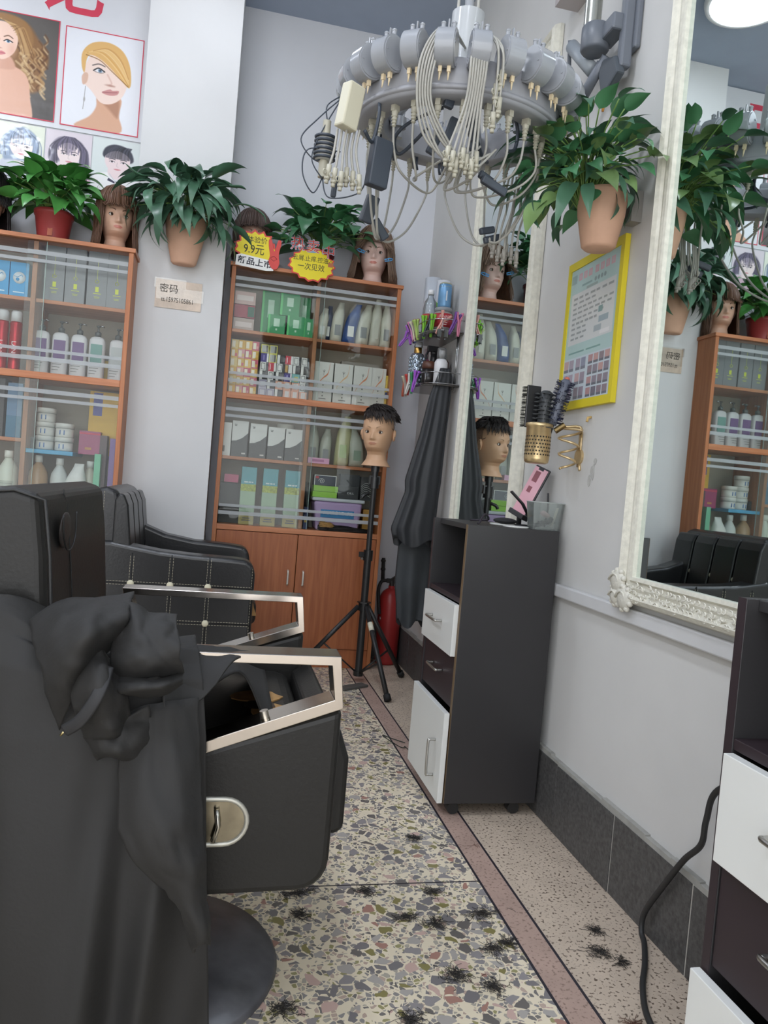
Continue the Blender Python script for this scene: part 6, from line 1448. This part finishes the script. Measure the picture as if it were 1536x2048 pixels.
NETS = {
    'collar_flap': [[(-0.136, 1.12, 0.743), (-0.112, 1.1, 0.755), (-0.079, 1.1, 0.74), (-0.049, 1.08, 0.744)], [(-0.131, 1.08, 0.712), (-0.103, 1.06, 0.723), (-0.072, 1.055, 0.726), (-0.042, 1.05, 0.723)], [(-0.128, 1.06, 0.676), (-0.096, 1.03, 0.692), (-0.066, 1.03, 0.698), (-0.038, 1.03, 0.7)], [(-0.119, 1.07, 0.644), (-0.091, 1.05, 0.659), (-0.062, 1.05, 0.665), (-0.033, 1.06, 0.668)]],
    'cuff': [[(-0.133, 1.075, 0.656), (-0.096, 1.06, 0.66), (-0.063, 1.06, 0.663), (-0.033, 1.07, 0.666)], [(-0.111, 1.03, 0.647), (-0.084, 1.01, 0.658), (-0.056, 1.015, 0.661), (-0.033, 1.045, 0.663)], [(-0.102, 1.09, 0.625), (-0.083, 1.085, 0.624), (-0.056, 1.085, 0.63), (-0.034, 1.09, 0.645)]],
    'hood_fold': [[(-0.254, 1.15, 0.714), (-0.215, 1.15, 0.743), (-0.176, 1.16, 0.747), (-0.12, 1.17, 0.754)], [(-0.23, 1.09, 0.682), (-0.193, 1.06, 0.722), (-0.153, 1.06, 0.742), (-0.113, 1.09, 0.75)], [(-0.21, 1.07, 0.633), (-0.174, 1.02, 0.691), (-0.144, 1.03, 0.719), (-0.115, 1.07, 0.728)], [(-0.195, 1.1, 0.572), (-0.173, 1.06, 0.633), (-0.156, 1.07, 0.669), (-0.134, 1.11, 0.688)]],
    'knot': [[(-0.187, 1.1, 0.664), (-0.167, 1.07, 0.693), (-0.145, 1.07, 0.697), (-0.135, 1.09, 0.675)], [(-0.18, 1.06, 0.644), (-0.156, 1.03, 0.669), (-0.131, 1.02, 0.673), (-0.116, 1.06, 0.652)], [(-0.168, 1.05, 0.616), (-0.144, 1.015, 0.641), (-0.122, 1.02, 0.639), (-0.101, 1.06, 0.621)], [(-0.158, 1.08, 0.569), (-0.135, 1.05, 0.579), (-0.114, 1.05, 0.58), (-0.106, 1.09, 0.582)]],
    'tail': [[(-0.166, 1.085, 0.584), (-0.141, 1.065, 0.595), (-0.118, 1.065, 0.595), (-0.079, 1.085, 0.614)], [(-0.148, 1.075, 0.556), (-0.129, 1.05, 0.562), (-0.106, 1.05, 0.562), (-0.068, 1.085, 0.575)], [(-0.144, 1.09, 0.532), (-0.126, 1.08, 0.543), (-0.094, 1.075, 0.538), (-0.063, 1.1, 0.541)]],
    'arm_flap': [[(-0.098, 1.17, 0.672), (-0.044, 1.185, 0.67), (0.009, 1.19, 0.668), (0.063, 1.19, 0.666)], [(-0.077, 1.12, 0.651), (-0.034, 1.14, 0.645), (0.0, 1.148, 0.645), (0.034, 1.152, 0.656)], [(-0.055, 1.09, 0.606), (-0.026, 1.11, 0.6), (-0.007, 1.12, 0.608), (0.011, 1.13, 0.626)]],
    'front_fold': [[(-0.117, 1.105, 0.596), (-0.079, 1.095, 0.611), (-0.042, 1.1, 0.617), (-0.012, 1.115, 0.617)], [(-0.096, 1.045, 0.44), (-0.065, 1.025, 0.463), (-0.021, 1.03, 0.467), (0.009, 1.06, 0.453)], [(-0.027, 1.04, 0.364), (-0.011, 1.025, 0.379), (0.005, 1.03, 0.383), (0.021, 1.05, 0.364)], [(0.009, 1.05, 0.275), (0.015, 1.035, 0.295), (0.024, 1.035, 0.298), (0.031, 1.05, 0.285)]],
    'strap': [[(-0.129, 1.03, 0.68), (-0.131, 1.005, 0.662), (-0.14, 1.0, 0.64), (-0.156, 1.01, 0.614), (-0.176, 1.03, 0.595)]],
    'tip': [[(-0.176, 1.03, 0.595), (-0.181, 1.032, 0.588)]],
}
def net(name):
    G = [[Vector(p) for p in r] for r in NETS[name]]; rows = [catmull(r, 8) for r in G]; q = random.Random(len(name))
    cols = [catmull([r[i] for r in rows], 8) for i in range(len(rows[0]))]
    b = WB(CL); nu, nv = len(cols)-1, len(cols[0])-1; sd = q.uniform(0, 9)
    def f(u, v):
        p = cols[round(u*nu)][round(v*nv)]; n = .012*abs(mnoise.noise(Vector((p.x*22+p.z*14, p.y*9, p.z*16-p.x*20+sd))))+mnoise.noise(p*55+Vector((sd, 3, 0)))*.005
        return p+Vector((n*.5, -abs(n)-.002 if name != 'arm_flap' else n*.4-.003, n*.6+(.004 if name == 'arm_flap' else 0)))
    b.grid(f, nu, nv); b.build(name, capem, CL, solid=.003)
for k in ('collar_flap', 'cuff', 'hood_fold', 'knot', 'tail', 'arm_flap', 'front_fold'): net(k)
WB(CL).tube(catmull(NETS['strap'][0], 6), .0085, 8, flat=.3).build('drawstring', M('drawstring_black', '28282a', .7), CL)
WB(CL).tube(NETS['tip'][0], .0016, 8).build('metal_tip', M('tip_brass', 'c9b98a', .3, metal=1), CL)
# part of the cape lying on the seat between the arms
b = WB(CL); b.grid(lambda u, v: (-.20+.325*u, 1.248+.44*v, .512+.105*(1-v*.6)*sm(0, .25, 1-u)*sm(0, .15, u)*(.75+.25*math.sin(9*u+4*v))+.02*sm(0, .3, 1-u)*(1-v)+mnoise.noise(Vector((u*6, v*6, 1)))*.010*(1-u)), 40, 40)
b.build('seat_cloth', capem, CL, solid=.003)

# ================================================================ TUFTED ARMCHAIR
shiny = M('leather_shiny', '202021', .30, var=.05, bump=.10, bscale=120); stitch = M('stitch_pale', 'a39c8a', .7); btn = M('button_ivory', 'd3cdb4', .4)
ac = thing('armchair', 'black stitched leather armchair with ivory buttons, behind the barber chair', 'chair', (-.14, 3.13, 0))
armp = [(-.430, .12), (-.430, .668), (-.37, .668), (-.29, .655), (-.20, .642), (-.08, .634), (.06, .630), (.115, .626), (.140, .605), (.147, .57), (.147, .12)]
armf = [(-.400, .12), (-.400, .735), (-.36, .72), (-.30, .69), (-.22, .66), (-.10, .640), (.06, .632), (.115, .626), (.138, .605), (.145, .57), (.145, .12)]
A1 = WB(ac).prism(armp, 2.825, 2.930, 'xz').build('arm', shiny, ac, bevel=.020, seg=4); A2 = WB(ac).prism(armf, 3.350, 3.455, 'xz').build('arm', shiny, ac, bevel=.020, seg=4)
xs = (-.295, -.157, -.022)
for par, y in ((A1, 2.8238),):
    for x in xs:
        WB(ac).tube([(x, y+.001, .14), (x, y+.001, .63)], .004, 6, flat=.4).build('tuft_groove', M('groove_black', '141414', .6), par)
        for s in (-.006, .006):
            d = WB(ac)
            z = .14
            while z < .618: d.box(x+s-.0008, x+s+.0008, y-.0008, y+.002, z, z+.007); z += .0105
            d.build('stitching', stitch, par)
    for zz in (.385, .520):
        WB(ac).tube([(-.425, y+.001, zz), (.14, y+.001, zz)], .004, 6, flat=.4).build('tuft_groove', MATS['groove_black'], par)
        d = WB(ac); x = -.42
        for s in (-.006, .006):
            x = -.42
            while x < .13: d.box(x, x+.007, y-.0008, y+.002, zz+s-.0008, zz+s+.0008); x += .0105
        d.build('stitching', stitch, par)
        for x in xs: WB(ac).ell((x, y-.002, zz), .0125, .006, .0125, 16, 8).build('button', btn, par)
d = WB(ac); z = .14
while z < .60: d.box(.1355, .137, 2.8245, 2.827, z, z+.006); z += .0105
d.build('stitching', stitch, A1)
BK = WB(ac).prism([(-.455, .25), (-.465, .80), (-.44, .852), (-.40, .862), (-.36, .850), (-.345, .80), (-.30, .42), (-.30, .25)], 2.850, 3.440, 'xz').build('backrest', shiny, ac, bevel=.022, seg=4)
for k in range(4):
    yc = 2.905+.160*k; W2 = .078
    WB(ac).prism([(-.37, .42), (-.37, .815), (-.355, .842), (-.338, .838), (-.322, .80), (-.275, .42)], yc-.0735, yc+.0735, 'xz').build('back_channel', shiny, BK, bevel=.020, seg=4)
    if k: WB(ac).ell((-.318, yc-.08, .655), .008, .011, .011, 14, 8).build('button', btn, BK)
for s in (-.006, .006):
    d = WB(ac); z = .68
    while z < .84: d.box(-.415+s, -.4135+s, 2.8485, 2.852, z, z+.007); z += .0105
    d.build('stitching', stitch, BK)
WB(ac).box(-.34, .155, 2.932, 3.348, .30, .46).build('seat', shiny, ac, bevel=.035, seg=4)
WB(ac).box(.10, .168, 2.95, 3.33, .36, .452).build('seat_nose', leather2, ac, bevel=.022, seg=3)
patch('worn_patch', ac, .12, 3.0, .038, .05, .4625, tan, 7, WB(ac))
WB(ac).prism([(.150, .462), (.158, .43), (.170, .40), (.150, .40)], 2.94, 3.05, 'xz').build('worn_patch', tan, ac)
WB(ac).box(-.40, .10, 2.87, 3.41, .06, .30).build('frame_box', C_('202020'), ac, bevel=.006)
for x in (-.36, .06):
    for y in (2.90, 3.38): WB(ac).cyl((x, y, 0), (x, y, .062), .018, 14).build('foot', C_('1b1b1b'), ac)

# ================================================================ CORD, WIRE, HAIR ON THE FLOOR
cp = [(.985, .99, .55), (.984, 1.12, .50), (.982, 1.254, .417), (.982, 1.281, .345), (.982, 1.289, .291), (.982, 1.337, .235), (.982, 1.394, .151), (.982, 1.451, .060), (.978, 1.452, .018), (.967, 1.42, .007), (.928, 1.354, .0065), (.879, 1.281, .0065), (.842, 1.197, .0065), (.83, 1.08, .0065), (.84, .95, .0065)]
tag(B().tube(catmull(cp, 8), .0062, 10).build('power_cord', M('cord_black', '2b2b2b', .5), loc=(.9, 1.2, 0)), 'thick black power cord running down the wall onto the floor by the right trolley', 'cord')
wp_ = [(.735, 2.66, .003), (.70, 2.70, .003), (.665, 2.735, .004), (.70, 2.63, .003), (.715, 2.60, .006), (.725, 2.62, .003), (.735, 2.56, .003), (.75, 2.50, .003)]
tag(B().tube(catmull(wp_, 6), .0016, 6).build('thin_wire', C_('23302a'), loc=(.70, 2.65, 0)), 'thin dark wire lying on the floor beside the middle trolley', 'wire')
hm = M('clipping_black', '332f2c', .6)
CL_ = [(.581, 1.927, .022, 'small tuft of cut hair on the terrazzo level with the middle trolley'), (.649, 1.566, .046, 'long dark clump of cut hair beside the pink border strip'), (.854, 1.410, .036, 'round black clump of cut hair alone on the sandy edge panel'), (.397, 1.675, .034, 'tuft of cut hair just below the floor joint near the chair'), (.558, 1.661, .030, 'tuft of cut hair under the floor joint toward the border strip'), (.24, 1.675, .040, 'flat clump of cut hair under the chair side panel'),
       (.527, 1.533, .040, 'scattered tuft of cut hair in the middle of the near terrazzo panel'), (.52, 1.366, .045, 'wide loose scatter of cut hair low on the terrazzo'), (.583, 1.324, .034, 'thin curled wisp of cut hair low beside the border strip'), (.665, 1.455, .026, 'small clump of cut hair touching the border strip'), (.885, 1.483, .020, 'few short hairs above the round black clump'), (.628, 1.440, .030, 'curled wisp of cut hair left of the border strip'),
       (.237, 1.591, .030, 'tuft of cut hair beside the chair base'), (.178, 1.300, .040, 'dark clump of cut hair at the rim of the chair base'), (.739, 1.879, .014, 'two reddish hairs on the pink border strip'), (.884, 1.375, .012, 'single dark speck of hair right of the round clump'), (.470, 1.560, .032, 'dark streak of cut hair left of centre on the near panel'), (.40, 1.25, .04, 'faint scatter of cut hair at the bottom of the floor'), (.81, 1.20, .016, 'reddish wisp of hair low on the pink border strip')]
for i, (x, y, r, lb) in enumerate(CL_):
    q = random.Random(100+i); b = B(); r *= .52; n = int(22+r*3600) if i != 14 else 6
    el = q.uniform(0, PI); st = 1.9 if i in (1, 16, 5) else 1.15
    for k in range(n):
        g = q.uniform(0, 2*PI); d = r*abs(q.gauss(0, .7)); px = d*math.cos(g)*st; py = d*math.sin(g)/st*1.2
        px, py = px*math.cos(el*.15)-py*math.sin(el*.15), px*math.sin(el*.15)+py*math.cos(el*.15)
        a = q.uniform(0, 2*PI); L = q.uniform(.012, .026); c = q.uniform(-1.2, 1.2)
        b.tube([(px+L*(t/4)*math.cos(a+c*t/4), py+L*(t/4)*math.sin(a+c*t/4), .0008+q.uniform(0, .005)*(1-d/(r*1.5)) if d < r else .0008) for t in range(5)], .00045, 3)
    o = b.build('hair_clipping', hm if i not in (14, 18) else C_('6a4a3c')); o.location = (x, y, .0004); tag(o, lb, 'hair clippings', 'cut hair on the floor')
